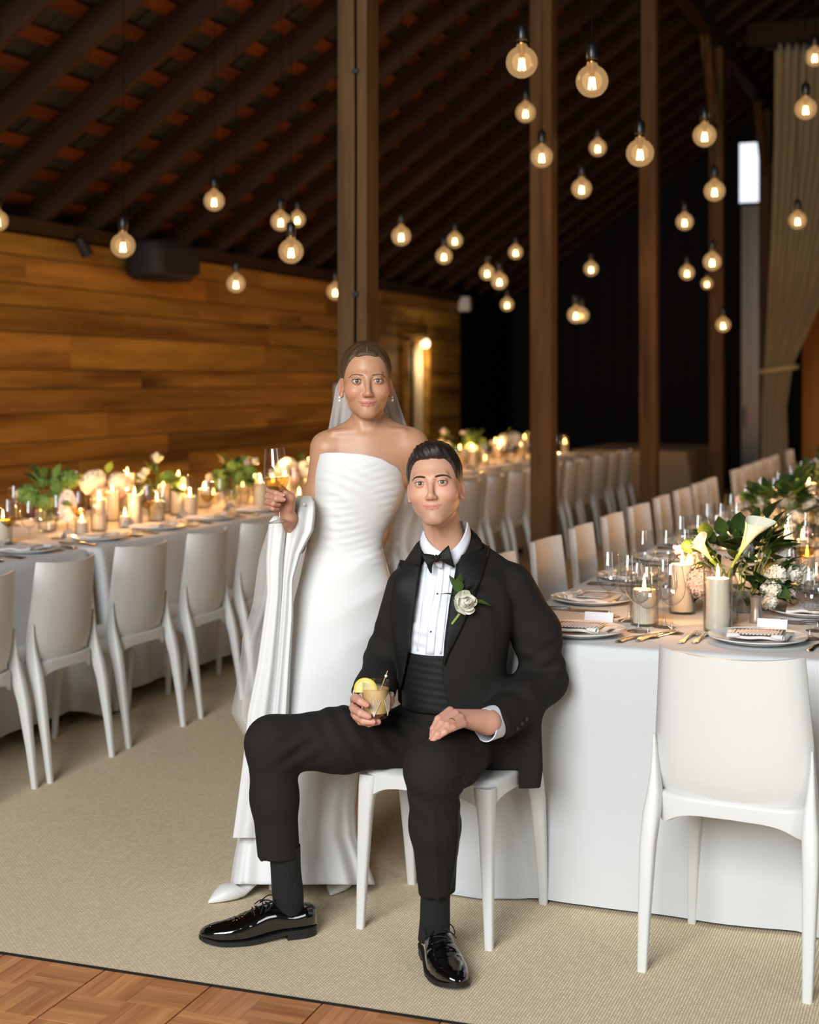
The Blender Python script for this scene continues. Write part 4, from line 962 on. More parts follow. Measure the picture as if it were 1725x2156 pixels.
def chain(P, pts, rad, k=.004):
    d = None
    for i in range(len(pts) - 1):
        e = rc(P, pts[i], pts[i + 1], rad[i], rad[i + 1]); d = e if d is None else smin(d, e, k)
    return d
def poly2(x, z, pts):
    """signed distance to a polygon in the front plane"""
    pts = np.asarray(pts, np.float32); n = len(pts); d = np.full(x.shape, 1e9, np.float32); s = np.zeros(x.shape, bool); j = n - 1
    for i in range(n):
        ex, ez = pts[j] - pts[i]; wx, wz = x - pts[i, 0], z - pts[i, 1]
        t = np.clip((wx * ex + wz * ez) / (ex * ex + ez * ez + 1e-12), 0, 1); d = np.minimum(d, (wx - ex * t) ** 2 + (wz - ez * t) ** 2)
        c = (pts[i, 1] > z) != (pts[j, 1] > z)
        s ^= c & (x < (pts[j, 0] - pts[i, 0]) * (z - pts[i, 1]) / (pts[j, 1] - pts[i, 1] + 1e-12) + pts[i, 0]); j = i
    d = np.sqrt(d); return np.where(s, -d, d)
def prism(P, pts, y0, y1, k=.01):
    return smax(poly2(P[:, 0], P[:, 2], pts), np.abs(P[:, 1] - (y0 + y1) / 2) - (y1 - y0) / 2, k)
def loft(P, rows, p=2.3):
    """rows: (z, cx, cy, rx, ry), a stack of super-ellipses"""
    rows = sorted(rows); z = P[:, 2]; zs = [r[0] for r in rows]
    cx, cyy, rx, ry = (np.interp(z, zs, [r[i] for r in rows]).astype(np.float32) for i in (1, 2, 3, 4))
    q = (np.abs((P[:, 0] - cx) / rx) ** p + np.abs((P[:, 1] - cyy) / ry) ** p) ** (1 / p)
    return smax((q - 1) * np.minimum(rx, ry), np.maximum(zs[0] - z, z - zs[-1]), .02)
def axis(lo, hi, h, fine=()):
    """grid line positions, closer together inside the fine spans (lo, hi, step)"""
    out = [lo]
    while out[-1] < hi:
        s = h
        for a, b, f in fine:
            if a - f <= out[-1] <= b: s = min(s, f)
        out.append(out[-1] + s)
    n = (8 - len(out) % 8) % 8
    for _ in range(n): out.append(out[-1] + h)
    return np.array(out, np.float32)
def surface(f, xs, ys, zs, steps=2):
    nx, ny, nz = len(xs), len(ys), len(zs); B = 8; bx, by, bz = nx // B, ny // B, nz // B
    cen = lambda a, n: np.array([(a[i * B] + a[i * B + B - 1]) / 2 for i in range(n)], np.float32); hl = lambda a, n: np.array([(a[i * B + B - 1] - a[i * B]) / 2 for i in range(n)], np.float32)
    cx, cyy, cz = cen(xs, bx), cen(ys, by), cen(zs, bz); G = np.stack(np.meshgrid(cx, cyy, cz, indexing='ij'), -1).reshape(-1, 3)
    H = np.stack(np.meshgrid(hl(xs, bx), hl(ys, by), hl(zs, bz), indexing='ij'), -1).reshape(-1, 3)
    fc = f(G); act = np.abs(fc) < np.sqrt((H ** 2).sum(1)) * 1.5 + .012
    F = np.repeat(np.repeat(np.repeat(fc.reshape(bx, by, bz), B, 0), B, 1), B, 2).astype(np.float32)
    ai, aj, ak = np.nonzero(act.reshape(bx, by, bz)); o = np.arange(B)
    I = (ai[:, None] * B + o)[:, :, None, None] + np.zeros((1, 1, B, B), int); J = (aj[:, None] * B + o)[:, None, :, None] + np.zeros((1, B, 1, B), int); K = (ak[:, None] * B + o)[:, None, None, :] + np.zeros((1, B, B, 1), int)
    I, J, K = I.ravel(), J.ravel(), K.ravel()
    vals = np.concatenate([f(np.stack([xs[I[s:s + 400000]], ys[J[s:s + 400000]], zs[K[s:s + 400000]]], 1)) for s in range(0, len(I), 400000)])
    F[I, J, K] = vals; S = (F < 0)
    S8 = S.view(np.uint8); c = np.zeros((nx - 1, ny - 1, nz - 1), np.uint8)
    for dx in (0, 1):
        for dy in (0, 1):
            for dz in (0, 1): c += S8[dx:nx - 1 + dx, dy:ny - 1 + dy, dz:nz - 1 + dz]
    ci, cj, ck = np.nonzero((c > 0) & (c < 8)); M = len(ci); idx = np.full(c.shape, -1, np.int32); idx[ci, cj, ck] = np.arange(M)
    acc = np.zeros((M, 3), np.float32); cnt = np.zeros(M, np.float32)
    cor = [(0, 0, 0), (1, 0, 0), (0, 1, 0), (1, 1, 0), (0, 0, 1), (1, 0, 1), (0, 1, 1), (1, 1, 1)]
    V = [F[ci + a, cj + b, ck + d] for a, b, d in cor]; PP = [np.stack([xs[ci + a], ys[cj + b], zs[ck + d]], 1) for a, b, d in cor]
    for a, b in ((0, 1), (2, 3), (4, 5), (6, 7), (0, 2), (1, 3), (4, 6), (5, 7), (0, 4), (1, 5), (2, 6), (3, 7)):
        m = (V[a] < 0) != (V[b] < 0); t = V[a] / np.where(m, V[a] - V[b], 1); acc += np.where(m[:, None], PP[a] + t[:, None] * (PP[b] - PP[a]), 0); cnt += m
    pos = acc / cnt[:, None]; e = .0006
    for _ in range(steps):
        d = f(pos); g = np.zeros_like(pos)
        for k in ((1, -1, -1), (-1, -1, 1), (-1, 1, -1), (1, 1, 1)): k = np.array(k, np.float32); g += k * f(pos + e * k)[:, None]
        g /= np.maximum(np.sqrt((g ** 2).sum(1))[:, None], 1e-6); pos = pos - g * np.clip(d, -.0025, .0025)[:, None] * .9
    quads = []
    for ax in range(3):
        sl = [slice(0, n) for n in (nx, ny, nz)]; s2 = list(sl); s1 = list(sl); s1[ax] = slice(0, (nx, ny, nz)[ax] - 1); s2[ax] = slice(1, None)
        A, Bq = S[tuple(s1)], S[tuple(s2)]; i, j, k = np.nonzero(A != Bq); u, v = [(1, 2), (2, 0), (0, 1)][ax]; base = np.stack([i, j, k], 1)
        ok = (base[:, u] > 0) & (base[:, v] > 0) & (base[:, u] < (nx, ny, nz)[u] - 1) & (base[:, v] < (nx, ny, nz)[v] - 1); base = base[ok]; ins = A[i[ok], j[ok], k[ok]]
        def cell(du, dv): b_ = base.copy(); b_[:, u] += du; b_[:, v] += dv; return idx[b_[:, 0], b_[:, 1], b_[:, 2]]
        q = np.stack([cell(-1, -1), cell(0, -1), cell(0, 0), cell(-1, 0)], 1); q[~ins] = q[~ins][:, ::-1]; quads.append(q[(q >= 0).all(1)])
    return pos, np.concatenate(quads)
def np_mesh(name, pos, quads, m, parent, base, color=None):
    me = bpy.data.meshes.new(name); n = len(pos); q = len(quads)
    me.vertices.add(n); me.vertices.foreach_set('co', (pos - np.asarray(base, np.float32)).astype(np.float32).ravel())
    me.loops.add(q * 4); me.loops.foreach_set('vertex_index', quads.astype(np.int32).ravel())
    me.polygons.add(q); me.polygons.foreach_set('loop_start', np.arange(q, dtype=np.int32) * 4); me.polygons.foreach_set('loop_total', np.full(q, 4, np.int32))
    me.polygons.foreach_set('use_smooth', np.ones(q, bool)); me.update(calc_edges=True); me.validate()
    if m is not None: me.materials.append(m)
    if color is not None:
        ca = me.color_attributes.new('Col', 'FLOAT_COLOR', 'POINT'); c4 = np.ones((n, 4), np.float32); c4[:, :3] = color; ca.data.foreach_set('color', c4.ravel())
    return link_mesh(name, me, parent)
def lin3(c): return np.array(lin(c)[:3], np.float32)
class Person:
    def __init__(s, name, label, base):
        s.b = np.array(tuple(base) + (0,), np.float32); s.root = thing(name, label, 'person', cw(base[0], base[1], 0), YAW)
    def solid(s, name, f, lo, hi, h, m, fine=((), (), ()), color=None, steps=2, parent=None):
        pos, q = surface(f, axis(lo[0], hi[0], h, fine[0]), axis(lo[1], hi[1], h, fine[1]), axis(lo[2], hi[2], h, fine[2]), steps)
        return np_mesh(name, pos, q, m, parent or s.root, s.b, None if color is None else color(pos))
    def mb(s, mb, name, m, parent=None, **kw):
        mb.v = [(v[0] - s.b[0], v[1] - s.b[1], v[2]) for v in mb.v]; return mb.build(name, m, parent or s.root, **kw)
def V3(px, py, Y): return np.array(at(px, py, Y), np.float32)
def march(f, x, z, y0, y1, step=.9):
    """front surface of a field along the depth axis"""
    x = np.asarray(x, np.float32); z = np.asarray(z, np.float32); y = np.full(x.shape, y0, np.float32)
    for _ in range(70): y = np.minimum(y + np.maximum(f(np.stack([x, y, z], 1)), -.01) * step, y1)
    hit = np.abs(f(np.stack([x, y, z], 1))) < .004
    if hit.any() and not hit.all():
        hi = np.nonzero(hit)[0]
        for i in np.nonzero(~hit)[0]: y[i] = y[hi[np.argmin((x[hi] - x[i]) ** 2 + (z[hi] - z[i]) ** 2)]] + .006
    return y
def patch(pers, name, m, f, la, lb, n, mm, Yref, off=.003, th=.002, puff=0, parent=None, y0=3.4, y1=4.6):
    """cloth panel between two outlines (photo points at depth Yref), laid on the front of a field"""
    A = smooth_path([V3(a, b, Yref) for a, b in la], n); Bp = smooth_path([V3(a, b, Yref) for a, b in lb], n); rows = []
    pts = np.array([[A[i] + (Bp[i] - A[i]) * j / (mm - 1) for j in range(mm)] for i in range(n)], np.float32)
    y = march(f, pts[..., 0].ravel(), pts[..., 2].ravel(), y0, y1).reshape(n, mm)
    for i in range(n): rows.append([(float(pts[i, j, 0]), float(y[i, j] - off - puff * math.sin(math.pi * j / (mm - 1)) * (1 if puff else 0)), float(pts[i, j, 2])) for j in range(mm)])
    return pers.mb(MB().grid(rows), name, m, parent, solid=th, off=0)
# ---------------------------------------------------------------- heads
class Head:
    def __init__(s, C, yaw, pitch, roll, fem, sc=1.0):
        s.lp = None; s.C = np.array(C, np.float32); s.fem = fem; s.sc = sc
        M = Matrix.Rotation(R(roll), 3, 'Y') @ Matrix.Rotation(R(yaw), 3, 'Z') @ Matrix.Rotation(R(pitch), 3, 'X'); s.M = np.array(M, np.float32)
    def to(s, P): return (P - s.C) @ s.M / s.sc
    def out(s, p): return np.asarray(p, np.float32) * s.sc @ s.M.T + s.C
    def skull(s, p):
        fem = s.fem; d = ell(p, (0, .014, .030 + .006 * fem), (.0725 - .001 * fem, .092, .080 + .004 * fem))
        d = smin(d, ell(p, (0, -.020, -.030), (.0655 - .0005 * fem, .064, .080)), .03); return d
    def eyes(s): return [(-.0312, -.0755, 0), (.0312, -.0755, 0)]
    def lips(s, p):
        f = s.fem; zc = -.0670 - .0005 * f; w = .0248 + .0008 * f; th = 1 + .22 * f
        if s.lp is None:
            s.lp = []
            for x, z, r, pr in ((w + .0012, zc + .0064, .0013, .0004), (.0050, zc + .0020, .0031 * th, .0020), (.0140, zc + .0034, .0024 * th, .0013), (w - .0015, zc + .0050, .0013, .0004), (.0130, zc - .0022 - .0006 * f, .0036 * th, .0018), (0, zc - .0046 - .0008 * f, .0040 * th, .0024)):
                q = np.array([[x, -.14, z]], np.float32)
                for _ in range(60): q[0, 1] += float(s.face(q)[0]) * .8
                s.lp.append(((x, float(q[0, 1]) + r - pr, z), r))
        L = s.lp; d = None
        for sg in (-1, 1):
            c = [(np.array([sg * a[0], a[1], a[2]], np.float32), r) for a, r in L]
            if sg < 0: d = rc(p, c[1][0] * np.array([-1, 1, 1], np.float32), c[1][0] + np.array([0, 0, -.0006], np.float32), c[1][1], c[1][1])
            for i, j in ((0, 2), (2, 1), (3, 4), (4, 5)): e = rc(p, c[i][0], c[j][0], c[i][1], c[j][1]); d = e if d is None else smin(d, e, .0018)
        return d
    def face(s, p):
        f = s.fem; p = p.copy(); tt = np.clip((-.025 - p[:, 2]) / .085, 0, 1); p[:, 0] /= 1 - (.10 * f + .035 * (1 - f)) * tt * tt * (3 - 2 * tt); ax = p * np.array([1, 1, 1], np.float32); ax[:, 0] = np.abs(p[:, 0])
        d = s.skull(p)
        d = smin(d, sph(ax, (.0425 - .001 * f, -.050, -.028), .0245), .022)
        d = smin(d, rc(ax, (.0475 - .0035 * f, .0, -.055), (.0150 - .003 * f, -.066, -.0985 + .004 * f), .0165 - .001 * f, .0165), .022)
        d = smin(d, sph(p, (0, -.0705, -.0990 + .004 * f), .0165 - .0015 * f), .014)
        d = smin(d, ell(ax, (.034, -.064, -.034), (.016, .014, .013)), .018)
        d = smin(d, ell(p, (0, -.055, -.068), (.033 - .003 * f, .030, .032)), .02)
        d = smin(d, rc(ax, (.008, -.0785, .0165), (.036, -.068, .017), .0105 - .0045 * f, .009 - .003 * f), .016)
        d = smax(d, -ell(ax, (.0312, -.096, .0005), (.0185, .0155 - .002 * f, .0105)), .012)
        d = smin(d, rc(p, (0, -.0815, .010), (0, -.1015, -.0335), .0068, .0084 - .0006 * f), .011)
        d = smin(d, sph(p, (0, -.1030, -.0385), .0090 - .0006 * f), .009)
        d = smin(d, ell(ax, (.0110 - .0012 * f, -.0935, -.0420), (.0058, .0088, .0056)), .0095)
        d = smax(d, -ell(ax, (.0062, -.1015, -.0495), (.0032, .0042, .0035)), .003)
        e = np.minimum(sph(p, (-.0312, -.0755, 0), .0140), sph(p, (.0312, -.0755, 0), .0140)); d = smin(d, e, .0035)
        cut = ell(ax, (.0312, -.092, -.0007), (.0150 + .0006 * f, .018, .0047 + .0011 * f)); d = smax(d, -cut, .0012)
        return d
    def sdf(s, P):
        p = s.to(P); f = s.fem; ax = p * np.array([1, 1, 1], np.float32); ax[:, 0] = np.abs(p[:, 0]); d = s.face(p)
        lp = s.lips(p); d = smin(d, lp, .0022); L = s.lp; zc = -.0670 - .0005 * f
        dy = lambda k, e: L[k][0][1] - L[k][1] - e
        d = smax(d, -rc(ax, (0, dy(5, -.0006), zc - .0010), (.0125, dy(2, -.0004), zc - .0002), .0011, .0010), .0014)
        d = smax(d, -rc(ax, (.0125, dy(2, -.0004), zc - .0002), (L[0][0][0] + .0015, dy(0, -.0002), L[0][0][2] + .0003), .0010, .0009), .0014)
        ea = np.stack([ax[:, 0] - .0735 - .0008, p[:, 1] - .014, p[:, 2] + .019], 1); ca, sa = math.cos(.36), math.sin(.36)
        eb = np.stack([ca * ea[:, 0] - sa * ea[:, 1], sa * ea[:, 0] + ca * ea[:, 1], ea[:, 2]], 1); t = np.clip((eb[:, 2] + .03) / .06, 0, 1); eb[:, 1] += .006 * (t - .5)
        ear = ell(eb, (0, 0, 0), (.0064, .0165, .0295)); ear = smax(ear, -ell(eb, (.0058, -.004, .003), (.0048, .0105, .0195)), .003); ear = smin(ear, sph(eb, (.001, -.007, -.0235), .0062), .006)
        return smin(d, ear, .005) * s.sc
    def paint(s, P, base):
        p = s.to(P); col = np.tile(base, (len(P), 1)); f = s.fem; ax = np.abs(p[:, 0])
        def mixc(w_, c, k): 
            w_ = (np.clip(w_, 0, 1) * k)[:, None]; col[:] = col * (1 - w_) + c * w_
        g = lambda c, r: np.exp(-(((np.stack([ax, p[:, 1], p[:, 2]], 1) - np.array(c)) / r) ** 2).sum(1))
        mixc(g((.046, -.062, -.028), .024), lin3((214, 128, 104) if f else (212, 138, 120)), .42); mixc(g((0, -.105, -.04), .016), lin3((206, 130, 108)), .35)
        mixc((ax > .0705).astype(float) * (p[:, 2] < .02) * (p[:, 2] > -.06), lin3((216, 140, 122)), .35)
        if not f:
            z = p[:, 2]; st = np.clip((-.045 - z) / .035, 0, 1) * np.clip((.01 - p[:, 1]) / .03, 0, 1) * np.clip((z + .135) / .02, 0, 1); mixc(st, lin3((150, 114, 94)), .42)
        lp = s.lips(p); mixc(np.clip((.0012 - lp) / .0012, 0, 1) * (p[:, 1] < -.074), lin3((178, 98, 90) if f else (190, 118, 106)), .92)
        cut = ell(np.stack([ax, p[:, 1], p[:, 2]], 1), (.0312, -.092, -.0007), (.0150 + .0006 * f, .018, .0047 + .0011 * f)); mixc(np.clip((.0016 - cut) / .0016, 0, 1) * (p[:, 1] < -.07) * (ax < .05) * (ax > .012), lin3((120, 72, 58)), .5)
        return col
    def features(s, pers, eye_rgb, brow_m, lash_m, look):
        f = s.fem
        tgt = np.array(look, np.float32)
        for ex in s.eyes():
            c = s.out(ex); d = tgt - c; d /= np.linalg.norm(d); q = Vector(d).to_track_quat('Z', 'Y').to_matrix(); mb = MB(); r = .0127 * s.sc; rings = [0, .08, .17, .205, .24, .30, .38, .44, .455, .48, .55, .7, .9, 1.2, 1.6, 2.2, 2.9]; cols = []
            for a in rings:
                c_ = (12, 9, 8) if a < .15 else eye_rgb if a < .43 else tuple(int(v * .4) for v in eye_rgb) if a < .465 else (196, 188, 182)
                rr = r + (.0006 * math.cos(a / .46 * 1.57) if a < .46 else 0)
                for k in range(20): t = 2 * math.pi * k / 20; v = q @ Vector((rr * math.sin(a) * math.cos(t), rr * math.sin(a) * math.sin(t), rr * math.cos(a))); mb.v.append((v.x + float(c[0]), v.y + float(c[1]), v.z + float(c[2]))); cols.append(lin(c_))
            n = len(rings)
            for i in range(n - 1):
                for k in range(20): mb.f.append((i * 20 + k, i * 20 + (k + 1) % 20, (i + 1) * 20 + (k + 1) % 20, (i + 1) * 20 + k))
            o = pers.mb(mb, 'eye', M_EYE, angle=None); ca = o.data.color_attributes.new('Col', 'FLOAT_COLOR', 'POINT'); ca.data.foreach_set('color', np.array(cols, np.float32).ravel())
            for up in ((1, 0) if f else (1,)):
                pts = []
                for t in np.linspace(-1, 1, 13):
                    x = ex[0] + (.0150 + .0006 * f) * t; zz = (.0052 + .0011 * f) * math.sqrt(max(0, 1 - t * t)) * (1 if up else -1) - .0007
                    yy = -.0755 - math.sqrt(max(1e-6, .0140 ** 2 - (x - ex[0]) ** 2 - zz * zz)) - .0005 if abs(t) < .96 else -.0775
                    pts.append(tuple(s.out((x + .0012 * (t * np.sign(ex[0]) > .8) * np.sign(ex[0]), yy, zz + (.0008 * f if t * np.sign(ex[0]) > .8 else 0)))))
                mb = MB(); mb.tube(pts, [(.00030 + (.00045 if up else 0) * (1 + f * 1.1) * math.sin(math.pi * (i + .5) / 13)) for i in range(13)], 6); pers.mb(mb, 'eyelash', lash_m)
            sg = np.sign(ex[0]); 
            bx = np.array([.0130, .021, .030, .040, .048, .0560]) * sg if f else np.array([.0140, .021, .030, .040, .048, .0560]) * sg
            bz = np.array([.0162, .0176, .0190, .0190, .0156, .0092]) if f else np.array([.0150, .0170, .0182, .0180, .0152, .0096]); w_ = np.array([.0014, .0018, .0019, .0016, .0011, .0004]) * (1.0 if f else 1.45)
            P0 = np.stack([bx, np.full(6, -.115), bz], 1).astype(np.float32); y = P0[:, 1].copy()
            for _ in range(50): P0[:, 1] = y; y = y + s.sdf(s.out(P0)) * .8
            P0[:, 1] = y - np.linspace(.0005, .0022, 6); pts = [tuple(s.out(v)) for v in smooth_path(list(P0), 16)]
            mb = MB(); rr = np.interp(np.linspace(0, 5, 16), range(6), w_)
            rows = []
            for i, q_ in enumerate(pts): rows.append([(q_[0] + 0, q_[1] - .0010 * math.sin(a) * (1 if math.sin(a) > 0 else .6), q_[2] + rr[i] * math.cos(a)) for a in np.linspace(0, 2 * math.pi, 10, endpoint=False)])
            mb.grid(rows, True); pers.mb(mb, 'eyebrow', brow_m)
def hairmat(name, a, b, rough=.4, sc=(1, .12, .5)):
    m, nt, bs = new_mat(name); tc = nt.nodes.new('ShaderNodeTexCoord'); mp = nt.nodes.new('ShaderNodeMapping'); mp.inputs['Scale'].default_value = sc; nt.links.new(tc.outputs['Object'], mp.inputs[0])
    nz = nt.nodes.new('ShaderNodeTexNoise'); nz.inputs['Scale'].default_value = 420; nz.inputs['Detail'].default_value = 3; nt.links.new(mp.outputs[0], nz.inputs['Vector'])
    mx = nt.nodes.new('ShaderNodeMix'); mx.data_type = 'RGBA'; mx.inputs[6].default_value = lin(a); mx.inputs[7].default_value = lin(b); nt.links.new(nz.outputs['Fac'], mx.inputs[0]); nt.links.new(mx.outputs[2], bs.inputs['Base Color'])
    bp = nt.nodes.new('ShaderNodeBump'); bp.inputs['Strength'].default_value = .7; bp.inputs['Distance'].default_value = .0015; nt.links.new(nz.outputs['Fac'], bp.inputs['Height']); nt.links.new(bp.outputs[0], bs.inputs['Normal']); bs.inputs['Roughness'].default_value = rough; return m
M_EYE = painted('eyeball', .12, spec=.6)
M_SKIN_B = painted('skin of the woman', .42, sss=.12, bump=.15, scale=900, spec=.45); M_SKIN_G = painted('skin of the man', .45, sss=.12, bump=.15, scale=900, spec=.4)
M_HAIR_B = hairmat('dark blonde hair', (36, 24, 14), (98, 71, 43), .5, (.12, .35, 1.3)); M_HAIR_G = hairmat('dark brown hair', (20, 14, 11), (48, 35, 26), .5, (1, .2, .4))
M_LASH = mat('eyelash', (30, 20, 16), .7); M_BROW_B = mat('brown eyebrow', (122, 88, 62), .8, bump=.5, scale=900); M_BROW_G = mat('dark eyebrow', (52, 36, 27), .8, bump=.5, scale=900); M_NAIL = mat('fingernail', (232, 190, 176), .25)
# ================================================================ the bride
def smv(*a): return [np.array(v, np.float32) for v in a]
BR = Person('person', 'standing woman in strapless white gown and veil, holding a glass of white wine', (-.12, 4.47))
HB = Head(V3(770.8, 803, 4.44), 5, -1, -.5, 1, 1.0)
# right hand round the stem of the wine glass (close-up photo points at 11.35x)
hb = lambda x, y, Y: V3(530 + x / 11.35, 930 + y / 11.35, Y)
FB = [([hb(505, 1150, 4.282), hb(425, 1150, 4.245), hb(590, 1235, 4.209), hb(735, 1275, 4.209)], [.0098, .0092, .0084, .0068]),
      ([hb(465, 1290, 4.284), hb(395, 1300, 4.248), hb(590, 1365, 4.208), hb(755, 1385, 4.210)], [.0100, .0094, .0085, .0068]),
      ([hb(440, 1420, 4.286), hb(390, 1440, 4.250), hb(520, 1480, 4.214), hb(650, 1500, 4.226)], [.0096, .0090, .0080, .0066]),
      ([hb(450, 1550, 4.288), hb(410, 1560, 4.256), hb(510, 1595, 4.226), hb(620, 1600, 4.236)], [.0088, .0080, .0072, .0058])]
TB = ([hb(900, 1540, 4.272), hb(925, 1340, 4.256), hb(800, 1215, 4.246), hb(705, 1095, 4.243)], [.0165, .0135, .0100, .0078])
def hand_bride(P):
    d = None
    for pts, r in FB: e = chain(P, pts, r, .003); d = e if d is None else smin(d, e, .0018)
    pm = smin(rc(P, hb(540, 1180, 4.288), hb(560, 1560, 4.292), .0140, .0135), rc(P, hb(830, 1330, 4.286), hb(790, 1610, 4.286), .0170, .0180), .022); pm = smin(pm, rc(P, hb(660, 1250, 4.292), hb(690, 1580, 4.292), .0145, .0160), .015)
    pm = smin(pm, chain(P, *TB, .006), .006); d = smin(d, pm, .005)
    return smin(d, rc(P, hb(800, 1590, 4.288), hb(890, 1810, 4.292), .0200, .0225), .02)
AB = smv(V3(687, 945, 4.475), V3(666, 1045, 4.487), V3(622, 1148, 4.455), V3(607, 1092, 4.293))
AL = smv(V3(868, 938, 4.485), V3(893, 1010, 4.53), V3(912, 1082, 4.56), V3(972, 1186, 4.45))
def body_bride(P):
    d = np.full(len(P), 1.0, np.float32)
    def grp(mask, fn, k):
        nonlocal d
        i = np.nonzero(mask)[0]
        if len(i): d[i] = smin(d[i], fn(P[i]), k)
    C = HB.C; z = P[:, 2]
    def torso(p):
        e = rc(p, C + np.array([.002, .030, -.05], np.float32), V3(777, 903, 4.478), .0455, .0490)
        e = smin(e, rc(p, V3(776, 900, 4.49), V3(692, 940, 4.482), .046, .044), .03); e = smin(e, rc(p, V3(780, 900, 4.49), V3(864, 934, 4.488), .046, .044), .03)
        e = smin(e, ell(p, V3(776, 985, 4.482), (.135, .078, .12)), .05)
        for a, b in ((V3(763, 907, 4.4345), V3(702, 911, 4.444)), (V3(787, 907, 4.4345), V3(850, 907, 4.448))): e = smin(e, rc(p, a, b, .0050, .0065), .016)
        for s_ in (-1, 1): e = smin(e, rc(p, V3(774 + s_ * 7, 905, 4.431), C + np.array([s_ * .046, .01, -.065], np.float32), .005, .008), .022)
        e = smin(e, ell(p, V3(755, 1080, 4.487), (.105, .066, .16)), .05); return smin(e, ell(p, V3(728, 1235, 4.485), (.125, .08, .12)), .05)
    grp(z > .78, torso, .03)
    grp((z > .9) & (P[:, 0] < -.13), lambda p: smin(chain(p, AB[:3], [.0455, .0345, .0270], .03), rc(p, AB[2], AB[3], .0270, .0225), .02), .03)
    grp((z > .8) & (P[:, 0] > -.06), lambda p: chain(p, AL, [.0465, .037, .032, .023], .03), .03)
    grp((P[:, 0] < -.28) & (z > 1.05) & (z < 1.3), hand_bride, .012)
    def lhand(p):
        e = rc(p, AL[3], AL[3] + np.array([.055, -.035, -.03], np.float32), .020, .019)
        for k in range(4): b = AL[3] + np.array([.055, -.035 + .005 * k, -.012 - .016 * k], np.float32); e = smin(e, chain(p, [b, b + np.array([.035, -.012, -.02], np.float32), b + np.array([.055, -.022, -.045], np.float32)], [.0085, .008, .0065]), .002)
        return smin(e, rc(p, AL[3] + np.array([.01, -.01, .01], np.float32), AL[3] + np.array([.055, -.04, .02], np.float32), .011, .007), .004)
    grp((P[:, 0] > .1) & (z < 1.2) & (z > .8), lhand, .01)
    def legs(p):
        e = chain(p, [V3(712, 1290, 4.49), V3(650, 1590, 4.47), V3(545, 1830, 4.45), V3(532, 1848, 4.44)], [.085, .055, .036, .036], .03); e = smin(e, rc(p, V3(532, 1848, 4.44), V3(496, 1872, 4.375), .035, .025), .02)
        f2 = chain(p, [V3(760, 1290, 4.50), V3(728, 1590, 4.52), V3(735, 1838, 4.50), V3(728, 1850, 4.48)], [.085, .055, .036, .033], .03); return smin(e, smin(f2, rc(p, V3(728, 1850, 4.48), V3(706, 1868, 4.42), .032, .022), .02), .01)
    grp(z < .92, legs, .05)
    grp((z > C[2] - .16) & (P[:, 0] > C[0] - .12) & (P[:, 0] < C[0] + .12), HB.sdf, .018)
    return d
def paint_bride(P):
    base = lin3((190, 141, 109)); col = np.tile(base, (len(P), 1)).astype(np.float32); m = P[:, 2] > HB.C[2] - .125
    col[m] = HB.paint(P[m], base); dh = hand_bride(P); w_ = (np.clip((.02 - dh) / .02, 0, 1) * (P[:, 2] < 1.3) * (P[:, 0] < -.28))[:, None] * .8; return col * (1 - w_) + lin3((196, 142, 118)) * w_
fx = [(HB.C[0] - .09, HB.C[0] + .09, .0019), (-.42, -.30, .0022)]; fyv = [(4.335, 4.40, .0019), (4.195, 4.31, .0024)]; fz = [(HB.C[2] - .13, HB.C[2] + .03, .0019), (1.08, 1.22, .0022)]
BR.solid('body', body_bride, (-.44, 4.15, .03), (.24, 4.64, 1.70), .0065, M_SKIN_B, (fx, fyv, fz), paint_bride)
HB.features(BR, (92, 74, 52), M_BROW_B, M_LASH, (0, 0, EYE))
for pts, r in FB[:2] + [TB]:
    dv = (pts[-1] - pts[-2]); dv /= np.linalg.norm(dv); c = pts[-1] + dv * .0015 + np.array([0, -r[-1] * .80, .0008]); mb = MB(); rows = []
    side = np.array([dv[2], 0, -dv[0]])
    for i in range(5): t = i / 4 - .5; rows.append([tuple(c + dv * t * .0105 + side * u * .0046 * (1 - .5 * abs(t) ** 2 * 2) + np.array([0, .0022 * u * u, 0])) for u in np.linspace(-1, 1, 5)])
    mb.grid(rows); BR.mb(mb, 'fingernail', M_NAIL, solid=.0006)
def hair_bride(P):
    p = HB.to(P); d = smin(ell(p, (0, .014, .036), (.0775, .0975, .0872)), ell(p, (0, .075, -.015), (.05, .05, .05)), .03)
    y = p[:, 1]; zh = np.interp(y, [-.11, -.080, -.068, -.056, -.046, -.034, -.018, -.004, .012, .04, .08, .12], [.079, .0770, .0745, .069, .058, .026, -.002, .010, .014, -.045, -.065, -.06]).astype(np.float32)
    d = smax(d, (zh - p[:, 2]) * .62, .009); d = smin(d, ell(p, (0, .118, -.012), (.040, .032, .040)), .008)
    d = d + .0012 * np.sin(p[:, 1] * 260 + 18 * p[:, 2] + np.abs(p[:, 0]) * 60) * np.clip((np.abs(p[:, 0]) - .004) / .02, 0, 1)
    return smax(d, -rc(p, (.0, -.075, .098), (.0, .01, .1285), .0025, .0015), .003)
BR.solid('hair', hair_bride, HB.C - np.array([.1, .11, .1]), HB.C + np.array([.1, .18, .15]), .0032, M_HAIR_B)
mb = MB(); pts = []
for y_, z_ in ((-.079, .083), (-.074, .095), (-.062, .1085), (-.045, .1165), (-.020, .1225)):
    q = np.array([[0.0005, y_ * 1.5, z_ + .03]], np.float32); dr = np.array([0, -y_ * .5 - .0, -.03], np.float32); dr /= np.linalg.norm(dr)
    for _ in range(60): q += dr * float(hair_bride(HB.out(q))[0]) * .8
    pts.append(tuple(HB.out(q[0] + dr * .0004)))
mb.tube(pts, [.0008, .0012, .0012, .0010, .0004], 6); BR.mb(mb, 'hair_parting', mat('scalp in the parting', (150, 112, 84), .6))
